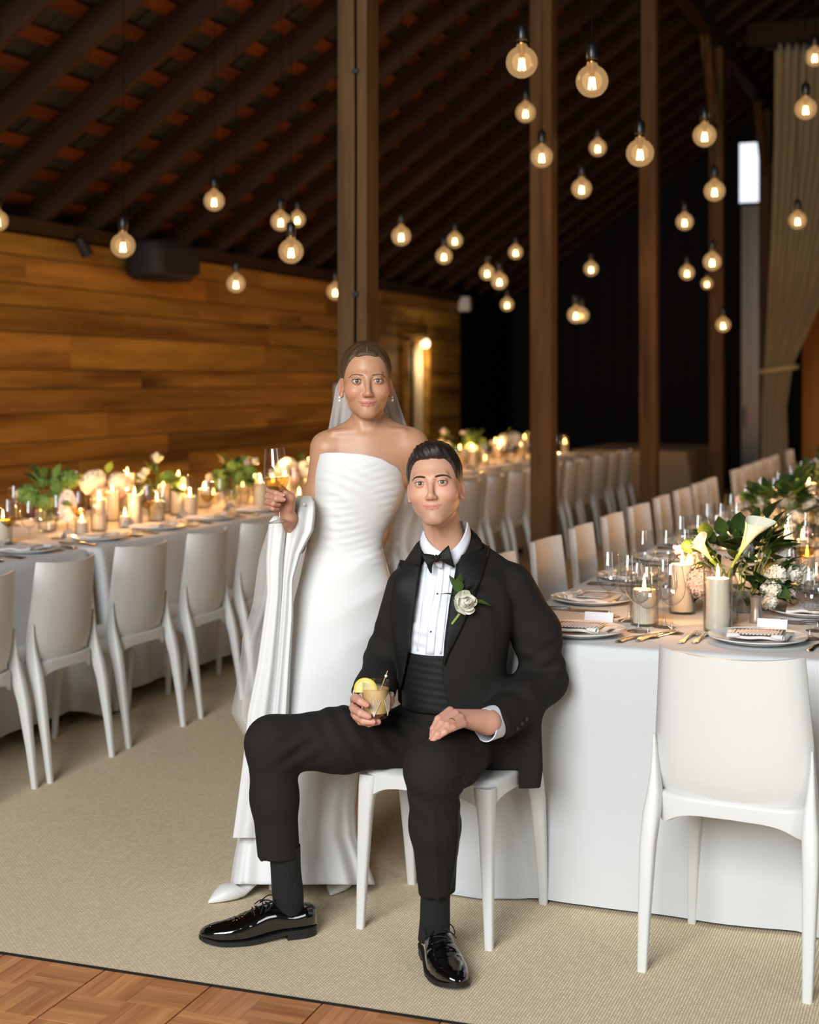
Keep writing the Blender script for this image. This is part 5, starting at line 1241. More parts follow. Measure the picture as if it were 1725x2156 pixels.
for sg in (-1, 1):
    for k, (dz, r_) in enumerate(((-.0475, .0036), (-.0575, .0045))):
        c = HB.out((sg * .0795, .004, dz)); mb = MB(); mb.lathe([(r_ * math.sin(t) + 1e-5, -r_ * math.cos(t)) for t in np.linspace(0, math.pi, 9)], 14, tuple(c)); BR.mb(mb, 'pearl_earring', M_PEARL if 'M_PEARL' in globals() else mat('pearl', (238, 232, 224), .15, coat=.5), angle=None)
# ---- gown
M_GOWN = mat('white crepe', (224, 224, 222), .72, bump=.04, scale=700, sheen=.15)
GR = [(952, 667, 853, 4.475, .100), (1000, 661, 853, 4.478, .104), (1030, 660, 853, 4.48, .102), (1060, 658, 843, 4.482, .097), (1090, 656, 829, 4.484, .091), (1126, 650, 812, 4.486, .085), (1156, 645, 806, 4.487, .084), (1187, 638, 815, 4.487, .090), (1223, 630, 825, 4.487, .098), (1260, 620, 830, 4.487, .105), (1298, 610, 829, 4.487, .109),
      (1350, 598, 822, 4.488, .112), (1400, 588, 813, 4.488, .114), (1480, 570, 797, 4.487, .114), (1560, 548, 775, 4.485, .114), (1620, 530, 756, 4.482, .118), (1700, 512, 748, 4.478, .13), (1760, 502, 752, 4.474, .145), (1810, 492, 772, 4.47, .165), (1850, 486, 786, 4.468, .185), (1862, 485, 790, 4.467, .192)]
def gown():
    pys = [r[0] for r in GR]; g = lambda i, py: interp(py, pys, [r[i] for r in GR]); rows = []; n = 144
    levels = list(np.linspace(952, 1030, 20)) + list(np.linspace(1040, 1250, 64)) + list(np.linspace(1256, 1862, 70))
    topx = [655, 668, 690, 720, 760, 800, 835, 853, 860]; topy = [966, 957, 953, 953, 956, 966, 984, 1003, 1012]
    for li, py in enumerate(levels):
        row = []
        for k in range(n):
            t = 2 * math.pi * k / n; c, s = math.cos(t), math.sin(t); q = py
            if py <= 1030:
                u = (py - 952) / 78; px0 = 760 + c * 93; base = interp(px0, topx, topy) if s < 0 else interp(px0, topx, topy) + 12 * abs(s); q = base + (1036 - base) * u
            xl, xr, Y, ry = g(1, q), g(2, q), g(3, q), g(4, q); p = 2.25
            ex = math.copysign(abs(c) ** (2 / p), c); ey = math.copysign(abs(s) ** (2 / p), s)
            low = max(0, (q - 1560) / 300); hip = math.exp(-((q - 1230) / 90) ** 2)
            fold = low ** 1.5 * (.012 * math.sin(t * 7 + 1.2 + low) + .010 * math.sin(t * 11 + .4) + .006 * math.sin(t * 19))
            x0 = (xl + xr) / 2; px = x0 + (xr - xl) / 2 * ex
            pl = 0
            if 962 < q < 1190 and s < 0:
                tri = lambda v: (1 - 2 * abs((v % 1) - .5)) ** 2
                pl = (.0042 * tri(q * .034 - px * .0065 + .7 * math.sin(px * .021) + .3 * math.sin(q * .05)) * (.5 + .5 * math.sin(px * .033 + q * .021)) +   .0030 * tri(q * .066 + px * .009 + .4 * math.sin(px * .031 + 1)) * (.5 + .5 * math.sin(px * .045 - q * .03 + 2))) * min(1, (q - 962) / 15)
            if 1140 < q < 1420 and s < 0: v = (q - 1150) + (px - 812) * -.52 * -1; pl += .0085 * (1 - 2 * abs((((q + .55 * (px - 812)) * .0125) % 1) - .5)) ** 1.6 * math.exp(-((px - 790) / 75) ** 2) * hip ** .4
            if 1580 < q and s < 0: pl += .010 * math.exp(-((px - (735 - (q - 1600) * .35)) / 26) ** 2) * min(1, (q - 1580) / 80)
            P_ = at(px, q, Y + ry * ey - (fold if True else 0) - pl)
            hemz = max(P_[2], .012); row.append((P_[0], P_[1], hemz))
        rows.append(row)
    return MB().grid(rows, True)
BR.mb(gown(), 'gown', M_GOWN, angle=None, solid=.004, off=1)
mb = MB(); pts = [at(853 - (853 - 806) * t if t < 1 else 806, 1015 + 140 * t, 4.462 - .0) for t in np.linspace(0, 1, 20)]
gx = lambda py: interp(py, [r[0] for r in GR], [r[2] for r in GR])
mb.tube([at(gx(q) - 1, q, 4.466 + .0 * q) for q in np.linspace(1012, 1400, 40)], .0010, 6); BR.mb(mb, 'side_seam', M_GOWN)
def fall(rows_def, nf, amp, ph, thick=.018):
    """hanging cloth as a closed flattened tube: (py, xl, xr, Y)"""
    pys = [r[0] for r in rows_def]; rows = []; n = 64
    for py in np.linspace(pys[0], pys[-1], 60):
        xl, xr, Y = (interp(py, pys, [r[i] for r in rows_def]) for i in (1, 2, 3)); row = []
        for k in range(n):
            t = 2 * math.pi * k / n; c, s = math.cos(t), math.sin(t); px = (xl + xr) / 2 + (xr - xl) / 2 * math.copysign(abs(c) ** .8, c); u = (c + 1) / 2
            w_ = (xr - xl) / FPX * Y; yy = Y + (thick + .12 * w_) * s - (amp * min(1.2, w_ / .07) * math.sin(u * 6.283 * nf + ph + .004 * (py - 1100)) if s < .2 else 0)
            row.append(at(px, py, yy))
        rows.append(row)
    m_ = MB().grid(rows, True); m_.f.append(tuple(range(n - 1, -1, -1))); return m_
def rnd_top(d): return d
TA = [(1086, 576, 592, 4.325), (1092, 568, 600, 4.325), (1110, 565, 604, 4.328), (1180, 560, 596, 4.335), (1250, 562, 594, 4.34), (1320, 553, 590, 4.345), (1400, 542, 585, 4.35), (1500, 522, 578, 4.355), (1600, 512, 570, 4.36), (1700, 499, 560, 4.365), (1764, 490, 552, 4.37)]
TB2 = [(1044, 628, 654, 4.40), (1048, 618, 660, 4.38), (1062, 613, 664, 4.35), (1085, 608, 664, 4.34), (1118, 604, 660, 4.335), (1140, 602, 648, 4.335), (1165, 600, 634, 4.335), (1220, 596, 618, 4.34), (1300, 590, 618, 4.345), (1400, 583, 612, 4.35), (1500, 574, 608, 4.355), (1600, 566, 600, 4.36), (1700, 556, 590, 4.365), (1768, 548, 580, 4.37)]
BR.mb(fall(TA, 1.6, .007, .5), 'train_fold', M_GOWN, angle=None); BR.mb(fall(TB2, 2.1, .007, 2.2), 'train_fold', M_GOWN, angle=None)
for k in range(19):
    py = 1062 if k == 0 else 1225 + k * 15.5; px = 640 if k == 0 else interp(py, [r[0] for r in TA], [r[1] for r in TA]) + 3 + k * .35; c = at(px, py, 4.318 if k == 0 else 4.325 + .0002 * (py - 1100)); mb = MB(); mb.lathe([(.0055 * math.sin(t) + 1e-5, -.0055 * math.cos(t)) for t in np.linspace(0, math.pi, 8)], 12, c); BR.mb(mb, 'covered_button', M_GOWN, angle=None)
# ---- shoes
M_WSHOE = mat('white satin shoe', (232, 230, 226), .35)
def pump(toe, heel, lift):
    toe, heel = np.array(toe), np.array(heel); d = toe - heel; L = np.linalg.norm(d[:2]); d = d / L; sd = np.array([-d[1], d[0], 0]); rows = []
    for s, w_, h0, h1 in ((0, .012, lift, lift + .035), (.06, .022, lift - .002, lift + .036), (.2, .028, lift * .8, lift * .8 + .03), (.4, .030, lift * .4, lift * .4 + .022), (.55, .036, .006, .034), (.66, .038, .002, .046), (.78, .034, .002, .044), (.88, .022, .002, .030), (.96, .009, .002, .018), (1.0, .002, .003, .010)):
        c = heel + d * L * s; row = []
        for k in range(20): t = 2 * math.pi * k / 20; zz = (h0 + h1) / 2 + (h1 - h0) / 2 * math.copysign(abs(math.sin(t)) ** .7, math.sin(t)); q = c + sd * w_ * math.copysign(abs(math.cos(t)) ** .8, math.cos(t)); row.append((q[0], q[1], zz))
        rows.append(row)
    m_ = MB().grid(rows, True); n = len(m_.v); m_.f.append(tuple(range(19, -1, -1))); m_.f.append(tuple(range(n - 20, n))); hl = MB(); c = heel + d * .012
    hl.tube([(c[0], c[1], lift + .01), (c[0] + d[0] * .004, c[1] + d[1] * .004, lift * .5), (c[0] + d[0] * .006, c[1] + d[1] * .006, .0)], [.017, .009, .006], 12); return m_, hl
for toe, heel in (((-.590, 4.318, 0), (-.405, 4.46, 0)), ((-.235, 4.385, 0), (-.165, 4.565, 0))):
    sh1 = BR.root; a, b = pump(toe, heel, .06); o = BR.mb(a, 'white_shoe', M_WSHOE); b.v = [(v[0] - BR.b[0], v[1] - BR.b[1], v[2]) for v in b.v]; b.build('shoe_heel', M_WSHOE, o)
# ---- veil
M_VEIL = clear('veil tulle', (.93, .92, .91), (.85, .84, .83), gloss=0, haze=.33, haze_rgb=(240, 238, 236))
VR = [(786, 722, 818, 4.53), (815, 707, 829, 4.545), (850, 702, 841, 4.555), (905, 692, 860, 4.57), (960, 672, 885, 4.585), (1040, 652, 912, 4.60), (1080, 625, 915, 4.60), (1110, 566, 912, 4.59), (1170, 549, 905, 4.59), (1270, 532, 900, 4.58), (1345, 508, 890, 4.58), (1420, 503, 880, 4.57), (1500, 489, 870, 4.56), (1545, 512, 860, 4.56)]
def veil(dy, ph, sl, sr):
    pys = [r[0] for r in VR]; rows = []
    for py in np.linspace(pys[0], pys[-1], 70):
        xl, xr, Y = (interp(py, pys, [r[i] for r in VR]) for i in (1, 2, 3)); spread = min(1, (py - 786) / 250); row = []
        for u in np.linspace(sl, sr, 70):
            px = xl + (xr - xl) * u; row.append(at(px + spread * 2 * math.sin(u * 30 + py * .02), py + (16 * math.sin(u * 9) if py > 1500 else 0), Y + dy + spread * (.022 * math.sin(u * 26 + ph + py * .003) + .012 * math.sin(u * 57 + ph)) + .05 * (abs(u - .5) * 2) ** 2 * (1 - spread)))
        rows.append(row)
    return MB().grid(rows)
BR.mb(veil(0, 0, 0, 1), 'veil', M_VEIL, angle=None); BR.mb(veil(.035, 1.7, .05, .42), 'veil_layer', M_VEIL, angle=None)
mb = MB(); c = HB.out((0, .09, .045)); mb.tube([tuple(HB.out((x, .098 - x * x * 5, .035))) for x in np.linspace(-.045, .045, 9)], .005, 8); BR.mb(mb, 'veil_comb', M_GOWN)
# ---- her glass of white wine
gb = V3(590.5, 1100, 4.236); gt = V3(577.5, 947, 4.236); ax_ = Vector(gt - gb).normalized()
hg = GL_WINE.put(cw(gb[0], gb[1], gb[2]), 0, 'glass of white wine held up by the standing woman', 'stemmed glasses', scale=(.94, .94, 1.0))
hg.rotation_euler = (Matrix.Rotation(YAW, 3, 'Z') @ Vector((0, 0, 1)).rotation_difference(ax_).to_matrix()).to_euler()

# ================================================================ the groom
GM = Person('person', 'seated man in black tuxedo and bow tie, holding a cocktail, legs apart', (.05, 4.15))
HG = Head(V3(915.5, 1019, 4.145), -8, -7, -4.5, 0, 1.0)
g4 = lambda x, y, Y: V3(720 + x / 4.54, 1400 + y / 4.54, Y)
gcx, gcy = GC.x * CA + GC.y * SA, -GC.x * SA + GC.y * CA; gfa = gz + R(90) - YAW; GFW = np.array([math.cos(gfa), math.sin(gfa), 0], np.float32); GSD = np.array([GFW[1], -GFW[0], 0], np.float32)
def off_chair(P, d):
    q = P - np.array([gcx, gcy, 0], np.float32); a = q @ GFW; b = np.abs(q @ GSD)
    seat = np.maximum(np.maximum(np.abs(a - .01) - .19, b - .222), P[:, 2] - .452); back = np.maximum(np.maximum(-.115 - a, b - .23) * -1, 0)
    bk = np.maximum(np.maximum(a + .128, b - .225), P[:, 2] - .84)
    return smax(smax(d, -seat, .012), -bk, .012)
# right hand round the cocktail
GF = [([g4(118, 330, 4.005), g4(128, 315, 3.962), g4(180, 350, 3.917), g4(236, 380, 3.914)], [.0125, .0115, .0102, .0085]),
      ([g4(112, 405, 4.005), g4(118, 420, 3.962), g4(180, 460, 3.917), g4(256, 492, 3.914)], [.0130, .0118, .0104, .0088]),
      ([g4(125, 465, 4.010), g4(140, 490, 3.968), g4(210, 535, 3.928), g4(300, 545, 3.922)], [.0125, .0112, .0100, .0084]),
      ([g4(160, 510, 4.015), g4(180, 540, 3.985), g4(260, 560, 3.950), g4(350, 545, 3.945)], [.0110, .0100, .0090, .0078])]
GT = ([g4(300, 470, 4.06), g4(420, 400, 4.035), g4(462, 340, 4.015), g4(470, 285, 3.997)], [.018, .0145, .0115, .0090])
# left hand flat on the thigh
LF = [([g4(1035, 440, 3.872), g4(925, 520, 3.832), g4(878, 610, 3.812), g4(862, 670, 3.812)], [.0118, .0104, .0090, .0074]),
      ([g4(1082, 466, 3.856), g4(950, 560, 3.812), g4(888, 650, 3.790), g4(846, 738, 3.788)], [.0120, .0106, .0092, .0074]),
      ([g4(1132, 506, 3.846), g4(1005, 580, 3.798), g4(915, 665, 3.776), g4(862, 735, 3.776)], [.0118, .0104, .0090, .0072]),
      ([g4(1160, 560, 3.842), g4(1060, 600, 3.800), g4(985, 640, 3.780), g4(925, 690, 3.774)], [.0105, .0092, .0080, .0066])]
def hand_g(P):
    d = None
    for pts, r in GF: e = chain(P, pts, r, .003); d = e if d is None else smin(d, e, .0018)
    pm = smin(rc(P, g4(135, 345, 4.02), g4(170, 505, 4.025), .0165, .0155), rc(P, g4(270, 330, 4.055), g4(290, 490, 4.055), .0200, .0200), .03); pm = smin(pm, chain(P, *GT, .006), .008); d = smin(d, pm, .006)
    return smin(d, rc(P, g4(230, 380, 4.055), g4(225, 230, 4.085), .027, .028), .02)
def hand_gl(P):
    d = None
    for pts, r in LF: e = chain(P, pts, r, .004); d = e if d is None else smin(d, e, .0022)
    W = g4(1400, 545, 3.945); pm = smin(rc(P, W, g4(1150, 535, 3.866), .0260, .0165), rc(P, W, g4(1050, 470, 3.890), .0260, .0150), .03)
    pm = smin(pm, chain(P, [g4(1330, 500, 3.955), g4(1180, 480, 3.95), g4(1060, 500, 3.93), g4(980, 560, 3.90)], [.016, .0135, .0115, .009], .006), .008)
    d = smin(d, pm, .008); return smin(d, rc(P, W, V3(1046, 1520, 4.0), .0250, .0235), .02)
SHR, SHL = V3(862, 1240, 4.20), V3(1075, 1236, 4.225)
ELR, WRR = V3(815, 1385, 4.29), g4(228, 240, 4.085)
ELL, WRL = V3(1146, 1432, 4.25), V3(1044, 1520, 4.0)
HPR, KNR, ANR = V3(858, 1562, 4.19), V3(574, 1565, 4.06), V3(603, 1870, 4.07)
HPL, KNL, ANL = V3(990, 1562, 4.20), V3(913, 1621, 3.782), V3(914, 1930, 3.885)
def body_g(P):
    d = np.full(len(P), 1.0, np.float32); z = P[:, 2]; C = HG.C
    def grp(mask, fn, k):
        nonlocal d
        i = np.nonzero(mask)[0]
        if len(i): d[i] = smin(d[i], fn(P[i]), k)
    def trunk(p):
        e = rc(p, C + np.array([.004, .03, -.055], np.float32), V3(942, 1150, 4.205), .0535, .0520); e = smin(e, rc(p, C + np.array([.0, -.030, -.12], np.float32), V3(935, 1150, 4.165), .008, .010), .03)
        e = smin(e, rc(p, V3(942, 1165, 4.215), V3(950, 1300, 4.215), .052, .085), .05); e = smin(e, rc(p, V3(950, 1300, 4.215), V3(940, 1540, 4.23), .085, .06), .05)
        e = smin(e, rc(p, V3(940, 1195, 4.22), SHR, .04, .04), .03); return smin(e, rc(p, V3(945, 1195, 4.22), SHL, .04, .04), .03)
    grp(z > .45, trunk, .03)
    grp((z > .6) & (z < 1.15) & (P[:, 0] < .03), lambda p: chain(p, [SHR, ELR, WRR], [.045, .034, .027], .02), .02)
    grp((z > .5) & (z < 1.15) & (P[:, 0] > .1), lambda p: chain(p, [SHL, V3(1128, 1330, 4.25), ELL, V3(1094, 1486, 4.13), WRL], [.045, .038, .034, .030, .0235], .01), .02)
    grp(z < .72, lambda p: smin(chain(p, [HPR, KNR, ANR, V3(604, 1925, 4.08)], [.055, .046, .030, .029], .02), chain(p, [HPL, KNL, ANL, V3(915, 1975, 3.90)], [.055, .046, .028, .028], .02), .005), .03)
    grp(z < .16, lambda p: np.minimum(rc(p, V3(604, 1945, 4.08), V3(500, 1975, 4.04), .012, .008), rc(p, V3(916, 1995, 3.90), V3(932, 2058, 3.76), .014, .010)), .005)
    grp((P[:, 0] < .02) & (z < .86) & (z > .55), hand_g, .01); grp((P[:, 0] > -.04) & (z < .74) & (z > .5), hand_gl, .01)
    grp((z > C[2] - .17) & (np.abs(P[:, 0] - C[0]) < .13), HG.sdf, .02)
    return d
def paint_g(P):
    base = lin3((208, 158, 131)); col = np.tile(base, (len(P), 1)).astype(np.float32); m = P[:, 2] > HG.C[2] - .16; col[m] = HG.paint(P[m], base)
    lo = P[:, 2] < .9; w_ = (np.clip((.012 - np.minimum(hand_g(P), hand_gl(P))) / .012, 0, 1) * lo)[:, None] * .7; col = col * (1 - w_) + lin3((214, 158, 138)) * w_
    tips = np.full(len(P), 1.0, np.float32)
    for pts, r in GF + LF:
        tips = np.minimum(tips, np.minimum(sph(P, pts[-1], r[-1]), sph(P, pts[1], r[1] * .8)))
    w_ = (np.clip((.004 - tips) / .004, 0, 1) * lo)[:, None] * .35; return col * (1 - w_) + lin3((214, 128, 116)) * w_
gx_ = [(-.14, -.02, .0024), (HG.C[0] - .10, HG.C[0] + .10, .0019), (-.01, .22, .0030)]; gy_ = [(3.76, 3.95, .0028), (HG.C[1] - .125, HG.C[1] - .05, .0019)]; gzz = [(.535, .74, .0027), (HG.C[2] - .13, HG.C[2] + .03, .0019)]
GM.solid('body', body_g, (-.62, 3.70, .02), (.46, 4.42, 1.39), .0065, M_SKIN_G, (gx_, gy_, gzz), paint_g)
HG.features(GM, (84, 64, 46), M_BROW_G, M_LASH, (0, 0, EYE))
def nails(pers, sets, up):
    for pts, r in sets:
        dv = pts[-1] - pts[-2]; dv /= np.linalg.norm(dv); u = np.array(up, float); u -= dv * (u @ dv); u /= np.linalg.norm(u); sd = np.cross(dv, u); c = pts[-1] + dv * .001 + u * r[-1] * .82; mb = MB(); rows = []
        for i in range(5): t = i / 4 - .5; rows.append([tuple(c + dv * t * .012 + sd * v * .0052 * (1 - 2 * t * t * (t > 0)) - u * .0022 * v * v) for v in np.linspace(-1, 1, 5)])
        mb.grid(rows); pers.mb(mb, 'fingernail', M_NAIL, solid=.0006)
nails(GM, GF[:3] + [GT], (0, -1, .35)); nails(GM, LF, (-.1, -.75, .6))
def hair_g(P):
    p = HG.to(P); y = p[:, 1]; a = np.abs(p[:, 0])
    d = ell(p, (0, .014, .034), (.0800, .0985, .0850)); d = smin(d, ell(p, (.004, -.030, .088), (.050, .050, .030)), .022)
    zh = np.interp(y, [-.12, -.078, -.066, -.054, -.046, -.036, -.026, -.014, .000, .012, .03, .05, .08, .12], [.070, .069, .067, .064, .054, .016, -.010, -.030, -.028, .010, .005, -.045, -.062, -.062]).astype(np.float32) + .006 * np.clip((a - .03) / .03, 0, 1) * (y < -.05)
    d = smax(d, (zh - p[:, 2]) * .62, .006); d = smax(d, -(a - .0735) * 0 - 1 + (d * 0), .001) if False else d
    fr = np.clip((p[:, 2] - .06) / .05, 0, 1); d = d + (.0016 * np.sin(p[:, 0] * 190 + p[:, 1] * 120 + 3 * np.sin(p[:, 1] * 60)) + .0010 * np.sin(p[:, 0] * 420 + p[:, 2] * 200)) * (.25 + .75 * fr)
    return d
GM.solid('hair', hair_g, HG.C - np.array([.1, .14, .1]), HG.C + np.array([.1, .14, .14]), .0030, M_HAIR_G)
# ---- tuxedo
M_SUIT = mat('black wool', (36, 33, 30), .9, bump=.12, scale=900, spec=.18); M_SATIN = mat('black satin', (25, 24, 24), .64, bump=.03, scale=200, spec=.26)
M_SHIRT = mat('white dress shirt', (226, 229, 238), .75, bump=.04, scale=500); M_SOCK = mat('ribbed black sock', (20, 19, 19), .9, bump=.8, scale=260, aniso=(1, 1, .02), dist=.003)
def zp(py, Y=4.2): return EYE - (py - HORIZON) / FPX * Y
def trow(py, xl, xr, Y, ry): a, b = V3(xl, py, Y), V3(xr, py, Y); return (float(a[2]), float((a[0] + b[0]) / 2), Y, float((b[0] - a[0]) / 2), ry)
TORSO = [trow(1148, 905, 985, 4.225, .07), trow(1180, 880, 1030, 4.222, .095), trow(1210, 852, 1075, 4.218, .112), trow(1260, 836, 1086, 4.212, .124), trow(1320, 834, 1078, 4.208, .130), trow(1400, 838, 1066, 4.205, .128), trow(1470, 838, 1066, 4.205, .128), trow(1540, 842, 1072, 4.21, .13), trow(1600, 850, 1075, 4.225, .13)]
def fold(P, c, rad, k, amp, ph=0.0): 
    q = P - np.asarray(c, np.float32); return amp * np.sin(q @ np.asarray(k, np.float32) + ph) * np.exp(-(q ** 2).sum(1) / rad ** 2)
def torso_s(P, off): return loft(P, TORSO, 2.25) - off
TAIL = [V3(*q, 4.22)[[0, 2]] for q in ((1005, 1440), (1104, 1430), (1128, 1520), (1131, 1600), (1122, 1666), (1085, 1652), (1045, 1618), (1000, 1560))]
FRONT = [V3(*q, 4.09)[[0, 2]] for q in ((892, 1090), (890, 1170), (881, 1240), (868, 1320), (859, 1390), (846, 1450), (838, 1480), (838, 1520), (948, 1520), (944, 1480), (934, 1440), (931, 1405), (935, 1375), (946, 1275), (964, 1185), (990, 1090))]
def jacket(P):
    d = torso_s(P, .0); z = P[:, 2]
    for a, b, ra, rb in ((V3(905, 1168, 4.225), SHR + np.array([.005, .005, .012], np.float32), .050, .052), (V3(975, 1160, 4.225), SHL + np.array([-.01, .005, .012], np.float32), .052, .054)): d = smin(d, rc(P, a, b, ra, rb), .035)
    sr = chain(P, [SHR, ELR, V3(790, 1448, 4.14), V3(776, 1462, 4.09)], [.066, .060, .053, .049], .03); sl = chain(P, [SHL, V3(1128, 1330, 4.25), ELL, V3(1094, 1486, 4.13), V3(1040, 1521, 3.995)], [.070, .0685, .0635, .060, .0545], .03)
    sl = sl + fold(P, V3(1128, 1420, 4.18), .085, (30, 0, 95), .0050) + fold(P, V3(1165, 1400, 4.2), .07, (-70, 0, 110), .0040, 1) + fold(P, V3(1090, 1480, 4.05), .07, (60, 30, 60), .0025)
    sl = smax(sl, (P - V3(1038, 1522, 3.99)) @ np.array([-.62, -.62, -.48], np.float32), .004)
    d = smin(d, sr + fold(P, V3(800, 1390, 4.23), .08, (30, 0, 110), .004), .012); d = smin(d, sl, .012)
    tl = prism(P, TAIL, 4.10, 4.34, .03) - .008; d = smin(d, tl, .03)
    d = d + fold(P, V3(1010, 1440, 4.08), .10, (60, 0, 40), .0022) + fold(P, V3(1085, 1290, 4.1), .07, (90, 0, 20), .0025)
    d = smax(d, zp(1600, 4.15) - z - np.clip((P[:, 0] - .20) * .4, -.2, .03) - np.clip(P[:, 0] - V3(1000, 0, 4.15)[0], -.1, .12) * .55, .01)
    d = off_chair(P, d); return smax(smax(d, -prism(P, FRONT, 3.5, 4.20, .002), .006), -rc(P, V3(938, 1090, 4.19), V3(938, 1172, 4.205), .068, .060), .006)
GM.solid('jacket', jacket, (-.18, 3.90, .40), (.50, 4.40, 1.14), .0050, M_SUIT)
def shirt(P):
    d = torso_s(P, -.016); d = d + fold(P, V3(880, 1350, 4.08), .05, (40, 0, 190), .0040) + fold(P, V3(905, 1290, 4.08), .09, (150, 0, 30), .0014) + fold(P, V3(895, 1250, 4.08), .09, (110, 0, -60), .0012)
    d = smax(d, -rc(P, V3(937, 1085, 4.19), V3(937, 1168, 4.205), .0575, .0560), .004); return smax(d, zp(1392, 4.1) - P[:, 2], .004)
GM.solid('shirt', shirt, (-.10, 4.02, .72), (.30, 4.38, 1.16), .0050, M_SHIRT)
def cummer(P):
    d = torso_s(P, -.008); z = P[:, 2]; d = d + .0016 * np.abs(np.sin((z + .10 * P[:, 0]) * 150)) ; return smax(d, np.maximum(z - zp(1382, 4.09), zp(1505, 4.09) - z), .004)
GM.solid('cummerbund', cummer, (-.10, 4.02, .54), (.30, 4.38, .80), .0050, M_SATIN)
def collar():
    rows = []; c = V3(938, 1150, 4.198)
    for t in np.linspace(-1, 1, 41):
        a = -math.pi / 2 + t * math.pi * .985 + math.pi; # from front gap round the back
        ang = -math.pi / 2 + (t + 1) / 2 * 2 * math.pi * .955 + .14; back = (1 - math.cos(ang + math.pi / 2)) / 2; r0 = .0605
        cx, cy_ = math.cos(ang), math.sin(ang); side = 1 if cx > 0 else -1
        top = zp(1163, 4.14) + (zp(1103 if cx > 0 else 1122, 4.15) - zp(1163, 4.14)) * min(1, back * 2.2) ** .8; fall_ = .034 + .012 * (1 - back) ** 6
        rows.append([(c[0] + cx * r0, c[1] + cy_ * r0 * .98, top - .03), (c[0] + cx * (r0 + .001), c[1] + cy_ * r0 * .99, top), (c[0] + cx * (r0 + .004), c[1] + cy_ * (r0 + .004), top - .001), (c[0] + cx * (r0 + .010), c[1] + cy_ * (r0 + .012), top - fall_ * .6), (c[0] + cx * (r0 + .012), c[1] + cy_ * (r0 + .015), top - fall_)])
    return MB().grid(rows)
GM.mb(collar(), 'shirt_collar', M_SHIRT, solid=.0015)
# lapels, laid on the jacket front
lap = lambda P: np.minimum(jacket(P), shirt(P))
patch(GM, 'lapel', M_SATIN, jacket, [(1037, 1160), (1022, 1200), (1000, 1255), (972, 1320), (945, 1372), (935, 1398)], [(972, 1176), (966, 1192), (955, 1235), (947, 1275), (938, 1345), (934, 1394)], 40, 12, 4.09, off=.006, th=.004, puff=.003)
patch(GM, 'lapel', M_SATIN, jacket, [(842, 1190), (830, 1235), (823, 1290), (826, 1350), (834, 1420), (840, 1466)], [(886, 1196), (879, 1245), (872, 1290), (866, 1340), (853, 1420), (843, 1466)], 40, 12, 4.09, off=.006, th=.004, puff=.003)
patch(GM, 'jacket_collar', M_SUIT, jacket, [(993, 1119), (1006, 1132), (1015, 1144), (1021, 1160)], [(985, 1128), (979, 1146), (974, 1162), (970, 1178)], 20, 8, 4.12, off=.005, th=.004)
# placket line and studs
for px, py in ((922, 1253), (908, 1332), (930, 1202)):
    p = V3(px, py, 4.09); y = march(shirt, p[:1], p[2:], 3.8, 4.3)[0]; mb = MB(); mb.lathe([(.0, .0028), (.0022, .0024), (.0031, .001), (.0031, -.001)], 14); mb.v = [(p[0] + v[0], float(y) - v[2] - .0005, p[2] + v[1]) for v in mb.v]; GM.mb(mb, 'shirt_stud', M_BLACK)
patch(GM, 'shirt_placket', M_SHIRT, shirt, [(937, 1190), (931, 1250), (921, 1310), (914, 1380)], [(923, 1190), (915, 1250), (903, 1310), (896, 1380)], 24, 5, 4.09, off=.0015, th=.0015)
for q0, q1 in (((899, 1200), (878, 1375)), ((948, 1190), (926, 1378))):
    patch(GM, 'shirt_pleat', M_SHIRT, shirt, [q0, ((q0[0] + q1[0]) / 2, (q0[1] + q1[1]) / 2), q1], [(q0[0] + 4, q0[1]), ((q0[0] + q1[0]) / 2 + 4, (q0[1] + q1[1]) / 2), (q1[0] + 4, q1[1])], 24, 3, 4.09, off=.001, th=.0012)
# bow tie
def wing(p0, pts_top, pts_bot, Y):
    rows = []; A = smooth_path([V3(*q, Y) for q in pts_top], 12); Bq = smooth_path([V3(*q, Y) for q in pts_bot], 12)
    for i in range(12):
        t = i / 11; row = []
        for j in range(14):
            u = j / 13; a = A[i] + (Bq[i] - A[i]) * u; amp = .006 * (1 - t) + .011 * t; row.append((a[0], a[1] - amp * math.sin(math.pi * u) - .0022 * math.sin(u * 12.5) * (1 - t * .7), a[2]))
        rows.append(row)
    return MB().grid(rows)
BTY = 4.112
GM.mb(wing(None, [(925, 1170), (934, 1160), (945, 1149)], [(926, 1180), (940, 1186), (957, 1194)], BTY), 'bow_tie_wing', M_SATIN, solid=.006)
GM.mb(wing(None, [(915, 1171), (903, 1168), (888, 1166)], [(916, 1181), (909, 1192), (908, 1207)], BTY), 'bow_tie_wing', M_SATIN, solid=.006)
GM.solid('bow_tie_knot', lambda P: ell(P, V3(919.5, 1176, BTY - .008), (.0095, .0095, .0105)) + .0012 * np.sin(P[:, 0] * 900 + P[:, 2] * 300), V3(905, 1195, BTY - .02), V3(935, 1160, BTY + .01), .002, M_SATIN)
